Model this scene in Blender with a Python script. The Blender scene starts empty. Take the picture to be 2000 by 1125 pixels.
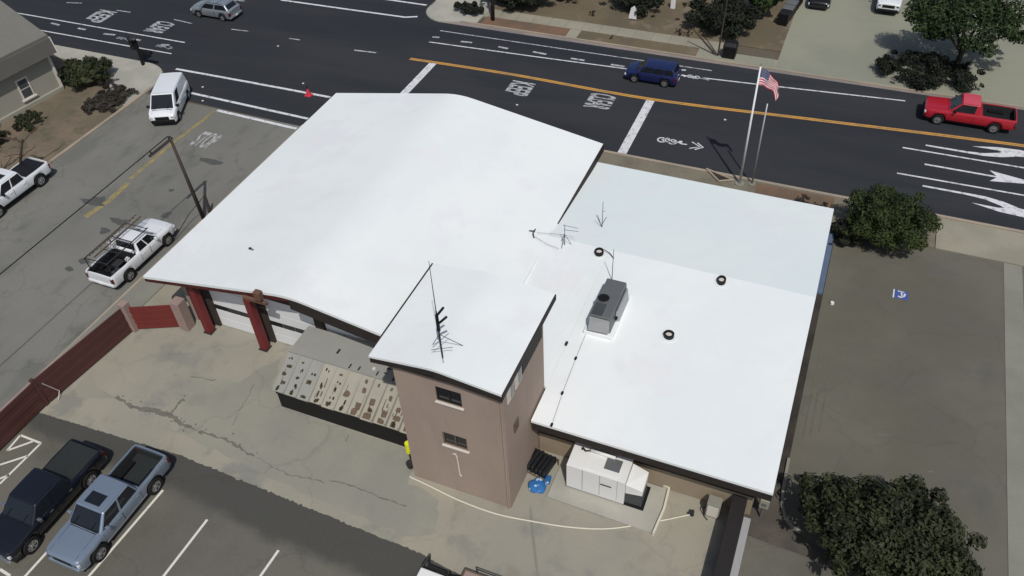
import bpy, bmesh, math, random
from mathutils import Vector, Matrix
sc = bpy.context.scene
COL = sc.collection
PI = math.pi
R = math.radians

# ------------------------------------------------------------------ camera, sky, sun, exposure
cam_d = bpy.data.cameras.new('camera')
cam = bpy.data.objects.new('camera', cam_d); COL.objects.link(cam)
cam_d.sensor_width = 36.0; cam_d.sensor_fit = 'HORIZONTAL'
cam_d.lens = 29.4454
cam_d.clip_start = 0.5; cam_d.clip_end = 1500
cam.matrix_world = Matrix([[0.924392, -0.234055, 0.301195, 0.0], [0.379384, 0.646113, -0.662273, 0.0], [-0.039597, 0.726468, 0.686058, 33.0], [0.0, 0.0, 0.0, 1.0]])
sc.camera = cam

SUN_EL, SUN_DIR = 56.0, Vector((0.55, -0.83))       # the direction the sun stands in, seen from above
w = bpy.data.worlds.new('World'); sc.world = w; w.use_nodes = True
nt = w.node_tree
sky = nt.nodes.new('ShaderNodeTexSky'); sky.sky_type = 'NISHITA'; sky.sun_disc = False
sky.sun_elevation = R(SUN_EL); sky.sun_rotation = math.atan2(SUN_DIR.x, SUN_DIR.y)
sky.air_density = 1.0; sky.dust_density = 2.0; sky.ozone_density = 1.0
nt.links.new(sky.outputs[0], nt.nodes['Background'].inputs[0])
nt.nodes['Background'].inputs[1].default_value = 0.075
sd = bpy.data.lights.new('sun', 'SUN'); sd.energy = 2.8; sd.angle = R(0.6); sd.color = (1.0, 0.965, 0.91)
sun = bpy.data.objects.new('sun', sd); COL.objects.link(sun)
dv = SUN_DIR.normalized() * math.cos(R(SUN_EL))
sun.rotation_euler = Vector((-dv.x, -dv.y, -math.sin(R(SUN_EL)))).to_track_quat('-Z', 'Y').to_euler()
sun.location = (20, -30, 60)
sc.view_settings.view_transform = 'Standard'; sc.view_settings.look = 'None'
sc.view_settings.exposure = 0.0; sc.view_settings.gamma = 1.0; sc.view_settings.use_curve_mapping = False

# ------------------------------------------------------------------ materials
def new_mat(name):
    m = bpy.data.materials.new(name); m.use_nodes = True
    return m, m.node_tree, m.node_tree.nodes['Principled BSDF']

def mat(name, col, rough=0.8, metal=0.0, var=0.12, scale=3.0, bump=0.0, bscale=40.0, coat=0.0, world=False, spec=0.3):
    m, t, b = new_mat(name)
    b.inputs['Roughness'].default_value = rough; b.inputs['Metallic'].default_value = metal
    b.inputs['Specular IOR Level'].default_value = spec
    if coat: b.inputs['Coat Weight'].default_value = coat; b.inputs['Coat Roughness'].default_value = 0.05
    tc = t.nodes.new('ShaderNodeTexCoord'); src = tc.outputs['Object']
    if world: src = t.nodes.new('ShaderNodeNewGeometry').outputs['Position']
    n = t.nodes.new('ShaderNodeTexNoise'); n.inputs['Scale'].default_value = scale; n.inputs['Detail'].default_value = 6
    n.inputs['Roughness'].default_value = 0.65
    t.links.new(src, n.inputs['Vector'])
    mx = t.nodes.new('ShaderNodeMix'); mx.data_type = 'RGBA'
    mx.inputs['A'].default_value = (*[c * (1 - var) for c in col], 1)
    mx.inputs['B'].default_value = (*[min(1, c * (1 + var)) for c in col], 1)
    t.links.new(n.outputs['Fac'], mx.inputs['Factor'])
    t.links.new(mx.outputs['Result'], b.inputs['Base Color'])
    if bump:
        n2 = t.nodes.new('ShaderNodeTexNoise'); n2.inputs['Scale'].default_value = bscale; n2.inputs['Detail'].default_value = 3
        t.links.new(src, n2.inputs['Vector'])
        bp = t.nodes.new('ShaderNodeBump'); bp.inputs['Strength'].default_value = bump; bp.inputs['Distance'].default_value = 0.02
        t.links.new(n2.outputs['Fac'], bp.inputs['Height']); t.links.new(bp.outputs['Normal'], b.inputs['Normal'])
    return m

def ground_mat(name, cols, rough=0.92, scale=0.12, grain=0.12, stain=0.0, stretch=(1, 1, 1), crack=0.0, lo=0.38, hi=0.62, band=False):
    """two base colours mixed by broad noise, mid-scale mottling, fine grain, optional stains and hairline cracks"""
    m, t, b = new_mat(name)
    b.inputs['Roughness'].default_value = rough; b.inputs['Specular IOR Level'].default_value = 0.2
    g = t.nodes.new('ShaderNodeNewGeometry')
    mp = t.nodes.new('ShaderNodeMapping'); mp.inputs['Scale'].default_value = stretch
    t.links.new(g.outputs['Position'], mp.inputs['Vector'])
    def noise(s, d=5, r=0.6, vec=None):
        n = t.nodes.new('ShaderNodeTexNoise'); n.inputs['Scale'].default_value = s; n.inputs['Detail'].default_value = d
        n.inputs['Roughness'].default_value = r
        t.links.new(vec or mp.outputs['Vector'], n.inputs['Vector']); return n.outputs['Fac']
    def ramp(f, a, c):
        rp = t.nodes.new('ShaderNodeMapRange'); rp.inputs['From Min'].default_value = a; rp.inputs['From Max'].default_value = c
        rp.interpolation_type = 'SMOOTHSTEP'
        t.links.new(f, rp.inputs['Value']); return rp.outputs['Result']
    def mix(f, a, c, kind='MIX'):
        x = t.nodes.new('ShaderNodeMix'); x.data_type = 'RGBA'; x.blend_type = kind
        if isinstance(f, float): x.inputs['Factor'].default_value = f
        else: t.links.new(f, x.inputs['Factor'])
        for k, s in (('A', a), ('B', c)):
            if isinstance(s, tuple): x.inputs[k].default_value = (*s, 1)
            else: t.links.new(s, x.inputs[k])
        return x.outputs['Result']
    c = mix(ramp(noise(scale, 6), lo, hi), cols[0], cols[1])
    if len(cols) > 2: c = mix(ramp(noise(scale * 2.7, 5), 0.52, 0.66), c, cols[2])
    if band:      # a newer, darker strip of asphalt laid along the edge of the concrete, feathering into the old lot
        sx = t.nodes.new('ShaderNodeSeparateXYZ'); t.links.new(g.outputs['Position'], sx.inputs[0])
        wob = t.nodes.new('ShaderNodeMath'); wob.operation = 'MULTIPLY_ADD'; wob.inputs[1].default_value = 1.6
        t.links.new(noise(.45, 6, .6, g.outputs['Position']), wob.inputs[0])
        lean = t.nodes.new('ShaderNodeMath'); lean.operation = 'MULTIPLY_ADD'; lean.inputs[1].default_value = .055; t.links.new(sx.outputs['X'], lean.inputs[0]); t.links.new(sx.outputs['Y'], lean.inputs[2])
        t.links.new(lean.outputs[0], wob.inputs[2])
        c = mix(ramp(wob.outputs[0], 12.75, 13.55), c, (0.074, 0.073, 0.066))
    f = t.nodes.new('ShaderNodeMapRange'); f.inputs['To Min'].default_value = 1 - grain; f.inputs['To Max'].default_value = 1 + grain
    f.inputs['From Min'].default_value = 0.25; f.inputs['From Max'].default_value = 0.75
    t.links.new(noise(9.0, 8, 0.75, g.outputs['Position']), f.inputs['Value'])
    c = mix(1.0, c, f.outputs['Result'], 'MULTIPLY')
    if stain:
        s = ramp(noise(0.55, 4, 0.55), 0.56, 0.72)
        q = t.nodes.new('ShaderNodeMath'); q.operation = 'MULTIPLY'; q.inputs[1].default_value = stain
        t.links.new(s, q.inputs[0]); c = mix(q.outputs[0], c, tuple(x * 0.45 for x in cols[0]))
    if crack:
        v = t.nodes.new('ShaderNodeTexVoronoi'); v.feature = 'DISTANCE_TO_EDGE'; v.inputs['Scale'].default_value = 0.16
        ns = t.nodes.new('ShaderNodeTexNoise'); ns.inputs['Scale'].default_value = 0.8; ns.inputs['Detail'].default_value = 6
        t.links.new(g.outputs['Position'], ns.inputs['Vector'])
        ad = t.nodes.new('ShaderNodeVectorMath'); ad.operation = 'MULTIPLY_ADD'; ad.inputs[1].default_value = (2.2, 2.2, 0)
        t.links.new(ns.outputs['Color'], ad.inputs[0]); t.links.new(g.outputs['Position'], ad.inputs[2])
        t.links.new(ad.outputs[0], v.inputs['Vector'])
        lt = t.nodes.new('ShaderNodeMapRange'); lt.inputs['From Min'].default_value = 0.0; lt.inputs['From Max'].default_value = 0.012
        lt.inputs['To Min'].default_value = crack; lt.inputs['To Max'].default_value = 0.0
        t.links.new(v.outputs['Distance'], lt.inputs['Value'])
        c = mix(lt.outputs['Result'], c, tuple(x * 0.35 for x in cols[0]))
    t.links.new(c, b.inputs['Base Color'])
    bp = t.nodes.new('ShaderNodeBump'); bp.inputs['Strength'].default_value = 0.25; bp.inputs['Distance'].default_value = 0.02
    t.links.new(noise(25.0, 4, 0.7, g.outputs['Position']), bp.inputs['Height']); t.links.new(bp.outputs['Normal'], b.inputs['Normal'])
    return m

def paint_mat(name, col, under, wear=0.5, scale=2.5):
    """road paint, worn through to the asphalt in specks and streaks"""
    m, t, b = new_mat(name); b.inputs['Roughness'].default_value = 0.8; b.inputs['Specular IOR Level'].default_value = 0.2
    g = t.nodes.new('ShaderNodeNewGeometry')
    n = t.nodes.new('ShaderNodeTexNoise'); n.inputs['Scale'].default_value = scale; n.inputs['Detail'].default_value = 9; n.inputs['Roughness'].default_value = 0.75
    t.links.new(g.outputs['Position'], n.inputs['Vector'])
    r = t.nodes.new('ShaderNodeMapRange'); r.inputs['From Min'].default_value = 0.72 - wear * 0.45; r.inputs['From Max'].default_value = 0.86 - wear * 0.30
    t.links.new(n.outputs['Fac'], r.inputs['Value'])
    x = t.nodes.new('ShaderNodeMix'); x.data_type = 'RGBA'
    x.inputs['A'].default_value = (*col, 1); x.inputs['B'].default_value = (*under, 1)
    t.links.new(r.outputs['Result'], x.inputs['Factor']); t.links.new(x.outputs['Result'], b.inputs['Base Color'])
    return m

def leaf_mat(name, a, c):
    m, t, b = new_mat(name); b.inputs['Roughness'].default_value = 0.65; b.inputs['Specular IOR Level'].default_value = 0.25
    g = t.nodes.new('ShaderNodeNewGeometry')
    n = t.nodes.new('ShaderNodeTexNoise'); n.inputs['Scale'].default_value = 0.9; n.inputs['Detail'].default_value = 2
    t.links.new(g.outputs['Position'], n.inputs['Vector'])
    ad = t.nodes.new('ShaderNodeMath'); ad.operation = 'MULTIPLY_ADD'; ad.inputs[1].default_value = 0.55
    t.links.new(g.outputs['Random Per Island'], ad.inputs[0])
    sb = t.nodes.new('ShaderNodeMath'); sb.operation = 'MULTIPLY_ADD'; sb.inputs[1].default_value = 2.0; sb.inputs[2].default_value = -0.8
    t.links.new(n.outputs['Fac'], sb.inputs[0]); t.links.new(sb.outputs[0], ad.inputs[2])
    x = t.nodes.new('ShaderNodeMix'); x.data_type = 'RGBA'
    x.inputs['A'].default_value = (*a, 1); x.inputs['B'].default_value = (*c, 1)
    t.links.new(ad.outputs[0], x.inputs['Factor']); t.links.new(x.outputs['Result'], b.inputs['Base Color'])
    return m

ASPH = (0.030, 0.033, 0.042)
M = dict(
    base=ground_mat('bare_ground', [(0.13, 0.11, 0.085), (0.10, 0.085, 0.065)], scale=0.1),
    road=ground_mat('dark_asphalt', [(0.025, 0.028, 0.034), (0.037, 0.039, 0.044), (0.028, 0.033, 0.037)], scale=0.13, grain=0.12, stretch=(0.16, 1, 1), stain=.12),
    street=ground_mat('grey_asphalt', [(0.165, 0.163, 0.146), (0.195, 0.192, 0.172), (0.145, 0.146, 0.132)], scale=0.13, grain=0.1, stain=0.28, stretch=(1, 0.6, 1), crack=0.25),
    lot=ground_mat('parking_asphalt', [(0.118, 0.112, 0.093), (0.145, 0.138, 0.115)], scale=0.16, grain=0.12, stain=0.15, crack=0.2, band=True),
    path=ground_mat('path_asphalt', [(0.118, 0.112, 0.093), (0.145, 0.138, 0.115)], scale=0.16, grain=0.12, stain=0.15, crack=0.2),
    seal=ground_mat('sealed_asphalt', [(0.060, 0.059, 0.052), (0.080, 0.078, 0.068)], scale=0.25, grain=0.12, stain=0.1),
    yard=ground_mat('yard_concrete', [(0.325, 0.302, 0.24), (0.285, 0.272, 0.225), (0.232, 0.229, 0.20)], scale=0.15, grain=0.08, stain=0.26, crack=0.14),
    yardgrey=ground_mat('grey_concrete', [(0.25, 0.247, 0.21), (0.285, 0.275, 0.225)], scale=0.25, grain=0.07, stain=0.2, crack=0.2),
    rlot=ground_mat('brown_asphalt', [(0.116, 0.110, 0.086), (0.144, 0.136, 0.110), (0.118, 0.114, 0.098)], scale=0.1, grain=0.08, stain=0.1, crack=0.12),
    walk=ground_mat('pavement_concrete', [(0.31, 0.29, 0.225), (0.265, 0.25, 0.195)], scale=0.3, grain=0.08),
    walkgrey=ground_mat('grey_walk', [(0.21, 0.207, 0.175), (0.245, 0.24, 0.20)], scale=0.3, grain=0.08),
    farlot=ground_mat('far_lot_concrete', [(0.272, 0.275, 0.212), (0.24, 0.243, 0.195)], scale=0.12, grain=0.06, stain=0.06),
    corner=ground_mat('corner_concrete', [(0.40, 0.385, 0.33), (0.33, 0.325, 0.285)], scale=0.35, grain=0.06),
    dirt=ground_mat('brown_dirt', [(0.185, 0.145, 0.105), (0.135, 0.115, 0.08), (0.11, 0.105, 0.07)], scale=0.3, grain=0.25),
    bark=ground_mat('bark_mulch', [(0.19, 0.115, 0.075), (0.135, 0.10, 0.07)], scale=0.5, grain=0.3),
    drygrass=ground_mat('dry_grass', [(0.15, 0.12, 0.075), (0.12, 0.10, 0.068), (0.18, 0.15, 0.11)], scale=0.2, grain=0.25),
    gutter=ground_mat('gutter_concrete', [(0.26, 0.225, 0.215), (0.20, 0.185, 0.18)], scale=0.3, grain=0.1),
    curb=ground_mat('kerb_concrete', [(0.36, 0.30, 0.23), (0.30, 0.26, 0.21)], scale=0.4, grain=0.1),
    soilshade=ground_mat('dark_soil_and_shade', [(0.055, 0.048, 0.04), (0.035, 0.032, 0.028)], scale=0.5, grain=0.3),  # planter soil, also the strip standing in for shade beside the wing
    white=paint_mat('white_road_paint', (0.66, 0.67, 0.69), ASPH, 0.48),
    faded=paint_mat('faded_white_paint', (0.50, 0.51, 0.53), ASPH, 0.62, 3.5),
    yellow=paint_mat('yellow_road_paint', (0.58, 0.30, 0.07), (0.30, 0.20, 0.10), 0.6, 0.8),
    fadedyellow=paint_mat('faded_yellow_paint', (0.36, 0.28, 0.10), (0.17, 0.155, 0.115), 0.8, 1.2),
    stall=paint_mat('stall_paint', (0.66, 0.65, 0.58), (0.2, 0.2, 0.18), 0.3),
    streetpaint=paint_mat('street_stencil_paint', (0.50, 0.51, 0.50), (0.17, 0.168, 0.155), 0.75, 3.0),
    bluepaint=paint_mat('blue_paint', (0.06, 0.10, 0.30), (0.11, 0.12, 0.13), 0.3),
    crack=mat('crack_fill', (0.155, 0.15, 0.125), 0.95, var=0.4, scale=4, world=True),
    roof=ground_mat('white_membrane', [(0.745, 0.79, 0.785), (0.795, 0.825, 0.82), (0.76, 0.775, 0.78)], rough=0.75, scale=0.12, grain=0.018, stain=.035),
    roofgrey=ground_mat('shaded_white_membrane', [(0.70, 0.765, 0.76), (0.735, 0.785, 0.78), (0.715, 0.755, 0.76)], rough=0.75, scale=0.12, grain=0.018, stain=.03),  # white membrane toned down to carry the far wing slope's shade
    fascia=mat('dark_brown_fascia', (0.028, 0.022, 0.02), 0.7, var=0.4, scale=2.0),
    redfascia=mat('maroon_fascia', (0.075, 0.015, 0.013), 0.6, var=0.4, scale=2.5),
    stucco=ground_mat('brown_stucco', [(0.335, 0.262, 0.215), (0.365, 0.285, 0.235), (0.325, 0.262, 0.22)], rough=.95, scale=.5, grain=.05, stretch=(1, 1, .25), stain=.05),
    trimshade=mat('dark_trim_and_eave_shade', (0.02, 0.018, 0.017), 0.7, var=0.3),  # trim, also the eave shadow painted on the wing's rear wall
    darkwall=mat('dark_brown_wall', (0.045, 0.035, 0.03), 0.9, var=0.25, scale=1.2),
    tanwall=mat('tan_wall', (0.30, 0.24, 0.17), 0.9, var=0.12, scale=1.0),
    redpost=mat('red_painted_steel', (0.155, 0.020, 0.022), 0.5, var=0.2, scale=1.5),
    redfence=mat('red_fence_metal', (0.16, 0.030, 0.026), 0.55, var=0.22, scale=1.2),
    maroonfence=mat('maroon_fence_metal', (0.085, 0.033, 0.029), 0.6, var=0.22, scale=1.0),
    blockpost=mat('pinkish_block', (0.30, 0.22, 0.195), 0.95, var=0.2, scale=3, bump=0.3),
    doorwhite=mat('white_door_panel', (0.74, 0.75, 0.75), 0.5, var=0.04),
    glassdark=mat('dark_window_glass', (0.012, 0.014, 0.018), 0.06, var=0.3, spec=0.6),
    glassband=mat('dark_door_glass', (0.02, 0.025, 0.028), 0.1, var=0.3, spec=0.5),
    sill=mat('white_sill', (0.62, 0.58, 0.52), 0.8, var=0.1),
    galv=mat('grey_galvanised_metal', (0.155, 0.165, 0.17), 0.55, metal=0.3, var=0.12, scale=2.0),
    galvdark=mat('dark_grey_metal', (0.07, 0.075, 0.078), 0.6, metal=0.2, var=0.15, scale=2.0),
    black=mat('black_metal_and_shade', (0.008, 0.008, 0.009), 0.55, var=0.3),
    iron=mat('dark_iron', (0.03, 0.03, 0.032), 0.6, var=0.3),
    rubber=mat('black_rubber', (0.012, 0.012, 0.012), 0.85, var=0.3, scale=6),
    polewhite=mat('white_pole_paint', (0.75, 0.76, 0.76), 0.4, var=0.05),
    polegrey=mat('grey_pole_metal', (0.38, 0.39, 0.40), 0.45, metal=0.4, var=0.1),
    wood=mat('weathered_pole_wood', (0.055, 0.045, 0.038), 0.9, var=0.35, scale=4),
    oldwood=mat('grey_weathered_sheet', (0.285, 0.285, 0.26), 0.95, var=0.12, scale=0.8, bump=0.2, bscale=12),
    oldsheet=mat('stained_sheet', (0.34, 0.32, 0.265), 0.9, var=0.2, scale=1.3, bump=0.2, bscale=12),
    moss=mat('moss_and_grime', (0.07, 0.058, 0.035), 0.95, var=0.5, scale=6, world=True),
    grime=mat('brown_grime', (0.13, 0.095, 0.065), 0.95, var=0.4, scale=5, world=True),
    genwhite=mat('white_enclosure_paint', (0.74, 0.74, 0.72), 0.45, var=0.05, scale=1.0),
    hose=mat('cream_hose', (0.62, 0.59, 0.48), 0.8, var=0.1),
    yellowbin=mat('bright_yellow_plastic', (0.75, 0.78, 0.02), 0.5, var=0.08),
    blueball=None,
    bark_t=mat('tree_bark', (0.05, 0.04, 0.03), 0.95, var=0.4, scale=5, bump=0.5, bscale=15),
    leaf=leaf_mat('dark_green_leaves', (0.008, 0.015, 0.006), (0.042, 0.070, 0.020)),
    olive=leaf_mat('olive_leaves', (0.010, 0.015, 0.006), (0.044, 0.052, 0.021)),
    yew=leaf_mat('very_dark_leaves', (0.006, 0.008, 0.006), (0.020, 0.026, 0.013)),
    bushg=leaf_mat('grass_green_leaves', (0.009, 0.017, 0.005), (0.046, 0.064, 0.016)),
    brownleaf=leaf_mat('dry_leaves_and_shade', (0.022, 0.018, 0.015), (0.06, 0.05, 0.04)),
    twig=mat('dry_twigs', (0.11, 0.075, 0.055), 0.9, var=0.3),
    housewall=mat('beige_house_wall', (0.30, 0.29, 0.24), 0.9, var=0.06, scale=0.7),
    houseroof=mat('grey_house_roof', (0.165, 0.16, 0.142), 0.9, var=0.12, scale=1.2, bump=0.3, bscale=8),
    houseband=mat('dark_grey_siding', (0.115, 0.11, 0.10), 0.9, var=0.12, scale=1.0),
    signwhite=mat('white_sign_face', (0.75, 0.75, 0.75), 0.5, var=0.03),
    flagred=mat('red_cloth', (0.60, 0.04, 0.07), 0.9, var=0.1),
    flagwhite=mat('white_cloth', (0.80, 0.78, 0.80), 0.9, var=0.05),
    flagblue=mat('navy_cloth', (0.03, 0.045, 0.13), 0.9, var=0.1),
    tarpblack=mat('black_tarp', (0.014, 0.015, 0.018), 0.45, var=0.3),
    brick=mat('brown_brick', (0.14, 0.075, 0.05), 0.95, var=0.3, scale=8),
    head=mat('headlight_lens', (0.55, 0.58, 0.60), 0.15, var=0.1, spec=0.7),
    tail=mat('tail_light_lens', (0.10, 0.008, 0.008), 0.2, var=0.1, spec=0.6),
    chrome=mat('chrome', (0.62, 0.63, 0.64), 0.2, metal=0.9, var=0.1),
    rim=mat('alloy_rim', (0.42, 0.42, 0.42), 0.35, metal=0.7, var=0.1),
    liner=mat('black_bed_liner', (0.02, 0.022, 0.023), 0.85, var=0.25),
    greyliner=mat('grey_bed_liner', (0.022, 0.026, 0.026), 0.85, var=0.25),
)
def car_paint(name, col, metal=0.0, rough=0.3): return mat(name, col, rough, metal=metal, var=0.06, scale=1.5, coat=0.7)
M.update(pwhite=car_paint('white_car_paint', (0.72, 0.74, 0.76)), psilver=car_paint('silver_blue_car_paint', (0.27, 0.33, 0.41), 0.5, 0.3),
         pdark=car_paint('black_blue_car_paint', (0.010, 0.012, 0.018), 0.1, 0.25), pred=car_paint('red_car_paint', (0.40, 0.015, 0.03)),
         predroof=car_paint('faded_red_car_paint', (0.56, 0.075, 0.11), 0, 0.6), pblue=car_paint('navy_car_paint', (0.014, 0.022, 0.095), 0.2),
         pgrey=car_paint('grey_car_paint', (0.34, 0.37, 0.40), 0.5), pblack=car_paint('black_car_paint', (0.008, 0.008, 0.01)))

# ------------------------------------------------------------------ mesh helpers
class MB:
    def __init__(s): s.v = []; s.f = []; s.mi = []; s.cur = 0
    def add(s, vs, fs):
        o = len(s.v); s.v += [tuple(p) for p in vs]
        for f in fs: s.f.append(tuple(i + o for i in f)); s.mi.append(s.cur)
        return s
    def box(s, x0, x1, y0, y1, z0, z1):
        return s.add([(x0, y0, z0), (x1, y0, z0), (x1, y1, z0), (x0, y1, z0), (x0, y0, z1), (x1, y0, z1), (x1, y1, z1), (x0, y1, z1)],
                     [(0, 3, 2, 1), (4, 5, 6, 7), (0, 1, 5, 4), (1, 2, 6, 5), (2, 3, 7, 6), (3, 0, 4, 7)])
    def hexa(s, p):     # eight corners: bottom loop, top loop
        return s.add(p, [(0, 3, 2, 1), (4, 5, 6, 7), (0, 1, 5, 4), (1, 2, 6, 5), (2, 3, 7, 6), (3, 0, 4, 7)])
    def prism(s, pts, z0, z1):
        a = sum(pts[i][0] * pts[(i + 1) % len(pts)][1] - pts[(i + 1) % len(pts)][0] * pts[i][1] for i in range(len(pts)))
        if a < 0: pts = pts[::-1]
        n = len(pts)
        return s.add([(p[0], p[1], z0) for p in pts] + [(p[0], p[1], z1) for p in pts],
                     [tuple(range(n - 1, -1, -1)), tuple(range(n, 2 * n))] + [(i, (i + 1) % n, n + (i + 1) % n, n + i) for i in range(n)])
    def cyl(s, p0, p1, r0, r1=None, n=10, cap=True):
        r1 = r0 if r1 is None else r1
        p0 = Vector(p0); p1 = Vector(p1); d = (p1 - p0).normalized()
        a = d.orthogonal().normalized(); b = d.cross(a)
        vs = [p0 + (a * math.cos(2 * PI * i / n) + b * math.sin(2 * PI * i / n)) * r0 for i in range(n)]
        vs += [p1 + (a * math.cos(2 * PI * i / n) + b * math.sin(2 * PI * i / n)) * r1 for i in range(n)]
        fs = [(i, (i + 1) % n, n + (i + 1) % n, n + i) for i in range(n)]
        if cap: fs += [tuple(range(n - 1, -1, -1)), tuple(range(n, 2 * n))]
        return s.add(vs, fs)
    def tube(s, pts, r, n=6):
        for i in range(len(pts) - 1):
            ra = r[i] if isinstance(r, (list, tuple)) else r; rb = r[i + 1] if isinstance(r, (list, tuple)) else r
            s.cyl(pts[i], pts[i + 1], ra, rb, n, cap=(len(pts) < 3 or n < 7))
        return s
    def ribbon(s, pts, wd, z0, z1, jit=0.0, rnd=None):
        """a flat strip along a ground polyline"""
        L = []; Rr = []
        for i, p in enumerate(pts):
            a = Vector(pts[max(0, i - 1)]); b = Vector(pts[min(len(pts) - 1, i + 1)])
            d = (b - a).normalized(); nrm = Vector((-d.y, d.x))
            h = (wd[i] if isinstance(wd, (list, tuple)) else wd) / 2
            if jit: h *= 1 + rnd.uniform(-jit, jit)
            L.append(Vector(p) + nrm * h); Rr.append(Vector(p) - nrm * h)
        n = len(pts)
        vs = [(q.x, q.y, z1) for q in L] + [(q.x, q.y, z1) for q in Rr] + [(q.x, q.y, z0) for q in L] + [(q.x, q.y, z0) for q in Rr]
        fs = []
        for i in range(n - 1):
            fs += [(i, n + i, n + i + 1, i + 1), (2 * n + i, i, i + 1, 2 * n + i + 1), (n + i, 3 * n + i, 3 * n + i + 1, n + i + 1)]
        fs += [(0, 2 * n, 3 * n, n), (n - 1, 2 * n - 1, 4 * n - 1, 3 * n - 1)]
        return s.add(vs, fs)
    def disc(s, c, r, z0, z1, n=14, ry=None):
        return s.prism([(c[0] + r * math.cos(2 * PI * i / n), c[1] + (ry or r) * math.sin(2 * PI * i / n)) for i in range(n)], z0, z1)
    def mesh(s, name):
        me = bpy.data.meshes.new(name); me.from_pydata(s.v, [], s.f); me.update()
        return me

def obj(name, mb, m, parent=None, bevel=0.0, smooth=False, seg=2, kind=None, label=None, fixn=False):
    me = mb.mesh(name) if isinstance(mb, MB) else mb
    mats = m if isinstance(m, (list, tuple)) else [m]
    for k in mats: me.materials.append(k)
    if isinstance(mb, MB) and len(mats) > 1: me.polygons.foreach_set('material_index', mb.mi)
    if fixn:
        bm = bmesh.new(); bm.from_mesh(me); bmesh.ops.recalc_face_normals(bm, faces=bm.faces); bm.to_mesh(me); bm.free()
    o = bpy.data.objects.new(name, me); COL.objects.link(o)
    if parent: o.parent = parent
    if smooth: me.polygons.foreach_set('use_smooth', [True] * len(me.polygons))
    if bevel:
        b = o.modifiers.new('bevel', 'BEVEL'); b.width = bevel; b.segments = seg; b.limit_method = 'ANGLE'; b.angle_limit = R(35)
    if kind: o['kind'] = kind
    if label: o['label'] = label
    return o
def thing(name, label, cat, loc=(0, 0, 0), rz=0.0, group=None):
    o = bpy.data.objects.new(name, None); COL.objects.link(o); o.empty_display_size = 0.3
    o.location = loc; o.rotation_euler = (0, 0, rz); o['label'] = label; o['category'] = cat
    if group: o['group'] = group
    return o
def tag(o, label, cat, group=None):
    o['label'] = label; o['category'] = cat
    if group: o['group'] = group
    return o
def rect(x0, x1, y0, y1): return [(x0, y0), (x1, y0), (x1, y1), (x0, y1)]
def ground(name, polys, m, z=0.0, bottom=-0.3):
    mb = MB()
    for p in polys: mb.prism(p, bottom, z)
    return obj(name, mb, m, kind='structure')

# ------------------------------------------------------------------ the ground
g0 = MB().prism(rect(-400, 400, -250, 600), -0.6, -0.02)
obj('ground', g0, M['base'], kind='structure')
def arc(cx, cy, r, a0, a1, n=8): return [(cx + r * math.cos(R(a0 + (a1 - a0) * i / n)), cy + r * math.sin(R(a0 + (a1 - a0) * i / n))) for i in range(n + 1)]
YN, YF = 46.75, 60.95            # near and far edge of the main road's asphalt
XL, XR = -50.1, -35.6            # left and right edge of the side street
main_road = ground('road', [
    [(-200, YN), (XL - 3, YN)] + arc(XL - 3, YN - 3, 3, 90, 0)[1:] + [(XL, 42.9), (XR, 42.6)] + arc(XR + 3.2, YN - 3.2, 3.2, 180, 90) +
    [(200, YN), (200, YF + 1.0), (30, YF + 0.6), (12, YF + 0.3), (XR + 2.5, YF)] + arc(XR + 2.5, YF + 2.5, 2.5, 270, 180)[1:] + [(XR, 140), (XL, 140)] +
    arc(XL - 2.5, YF + 2.5, 2.5, 0, -90) + [(-200, YF)]], M['road'], 0.0)
ground('side_street', [rect(XL, XR, -120, 42.6) + []], M['street'], -0.003)
def rough_edge(a, b, amp, step, seed):
    r = random.Random(seed); a = Vector(a); b = Vector(b); n = int((b - a).length / step)
    return [tuple(a.lerp(b, k / n) + Vector((0, r.gauss(0, amp)))) for k in range(n + 1)]
ground('parking_lot', [[(-33.7, -60), (0.2, -60), (0.2, 14.6)] + rough_edge((-9.6, 14.75), (-11.6, 15.0), .02, .12, 2) + rough_edge((-11.8, 15.05), (-25.2, 15.5), .025, .12, 3) + rough_edge((-25.4, 15.48), (-33.7, 15.05), .02, .12, 4)], M['lot'], 0.006)
yard = ground('yard', [[(-33.75, 14.3), (0.2, 14.3), (0.2, 24.5), (-14, 24.5), (-14, 25.5), (-30.6, 25.5), (-33.75, 21.5)]], M['yard'], 0.0)
rnd = random.Random(4)
def rough_poly(pts, amp=0.12, step=0.35, seed=1):
    r = random.Random(seed); out = []
    for i, p in enumerate(pts):
        a = Vector(p); b = Vector(pts[(i + 1) % len(pts)]); n = max(1, int((b - a).length / step))
        for k in range(n):
            q = a.lerp(b, k / n); out.append((q.x + r.uniform(-amp, amp), q.y + r.uniform(-amp, amp)))
    return out
mb = MB().prism(rough_poly([(-27.72, 19.86), (-25.14, 20.44), (-24.05, 22.87), (-23.46, 20.70), (-22.18, 20.10), (-14.80, 19.69), (-14.19, 18.83), (-13.94, 18.02), (-12.25, 17.79), (-11.72, 16.19), (-12.66, 15.56), (-16.95, 15.71), (-22.06, 16.16), (-26.17, 16.54), (-27.21, 18.04)], 0.10, 0.4, 5), -0.01, 0.004)
obj('concrete_patch', mb, M['yardgrey'], yard)
mb = MB().prism(rough_poly([(-33.21, 18.32), (-32.20, 17.45), (-30.56, 17.22), (-32.60, 16.53), (-33.18, 17.08)], 0.04, 0.4, 6), -0.01, 0.004)
obj('concrete_patch', mb, M['yardgrey'], yard)
mb = MB()
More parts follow.
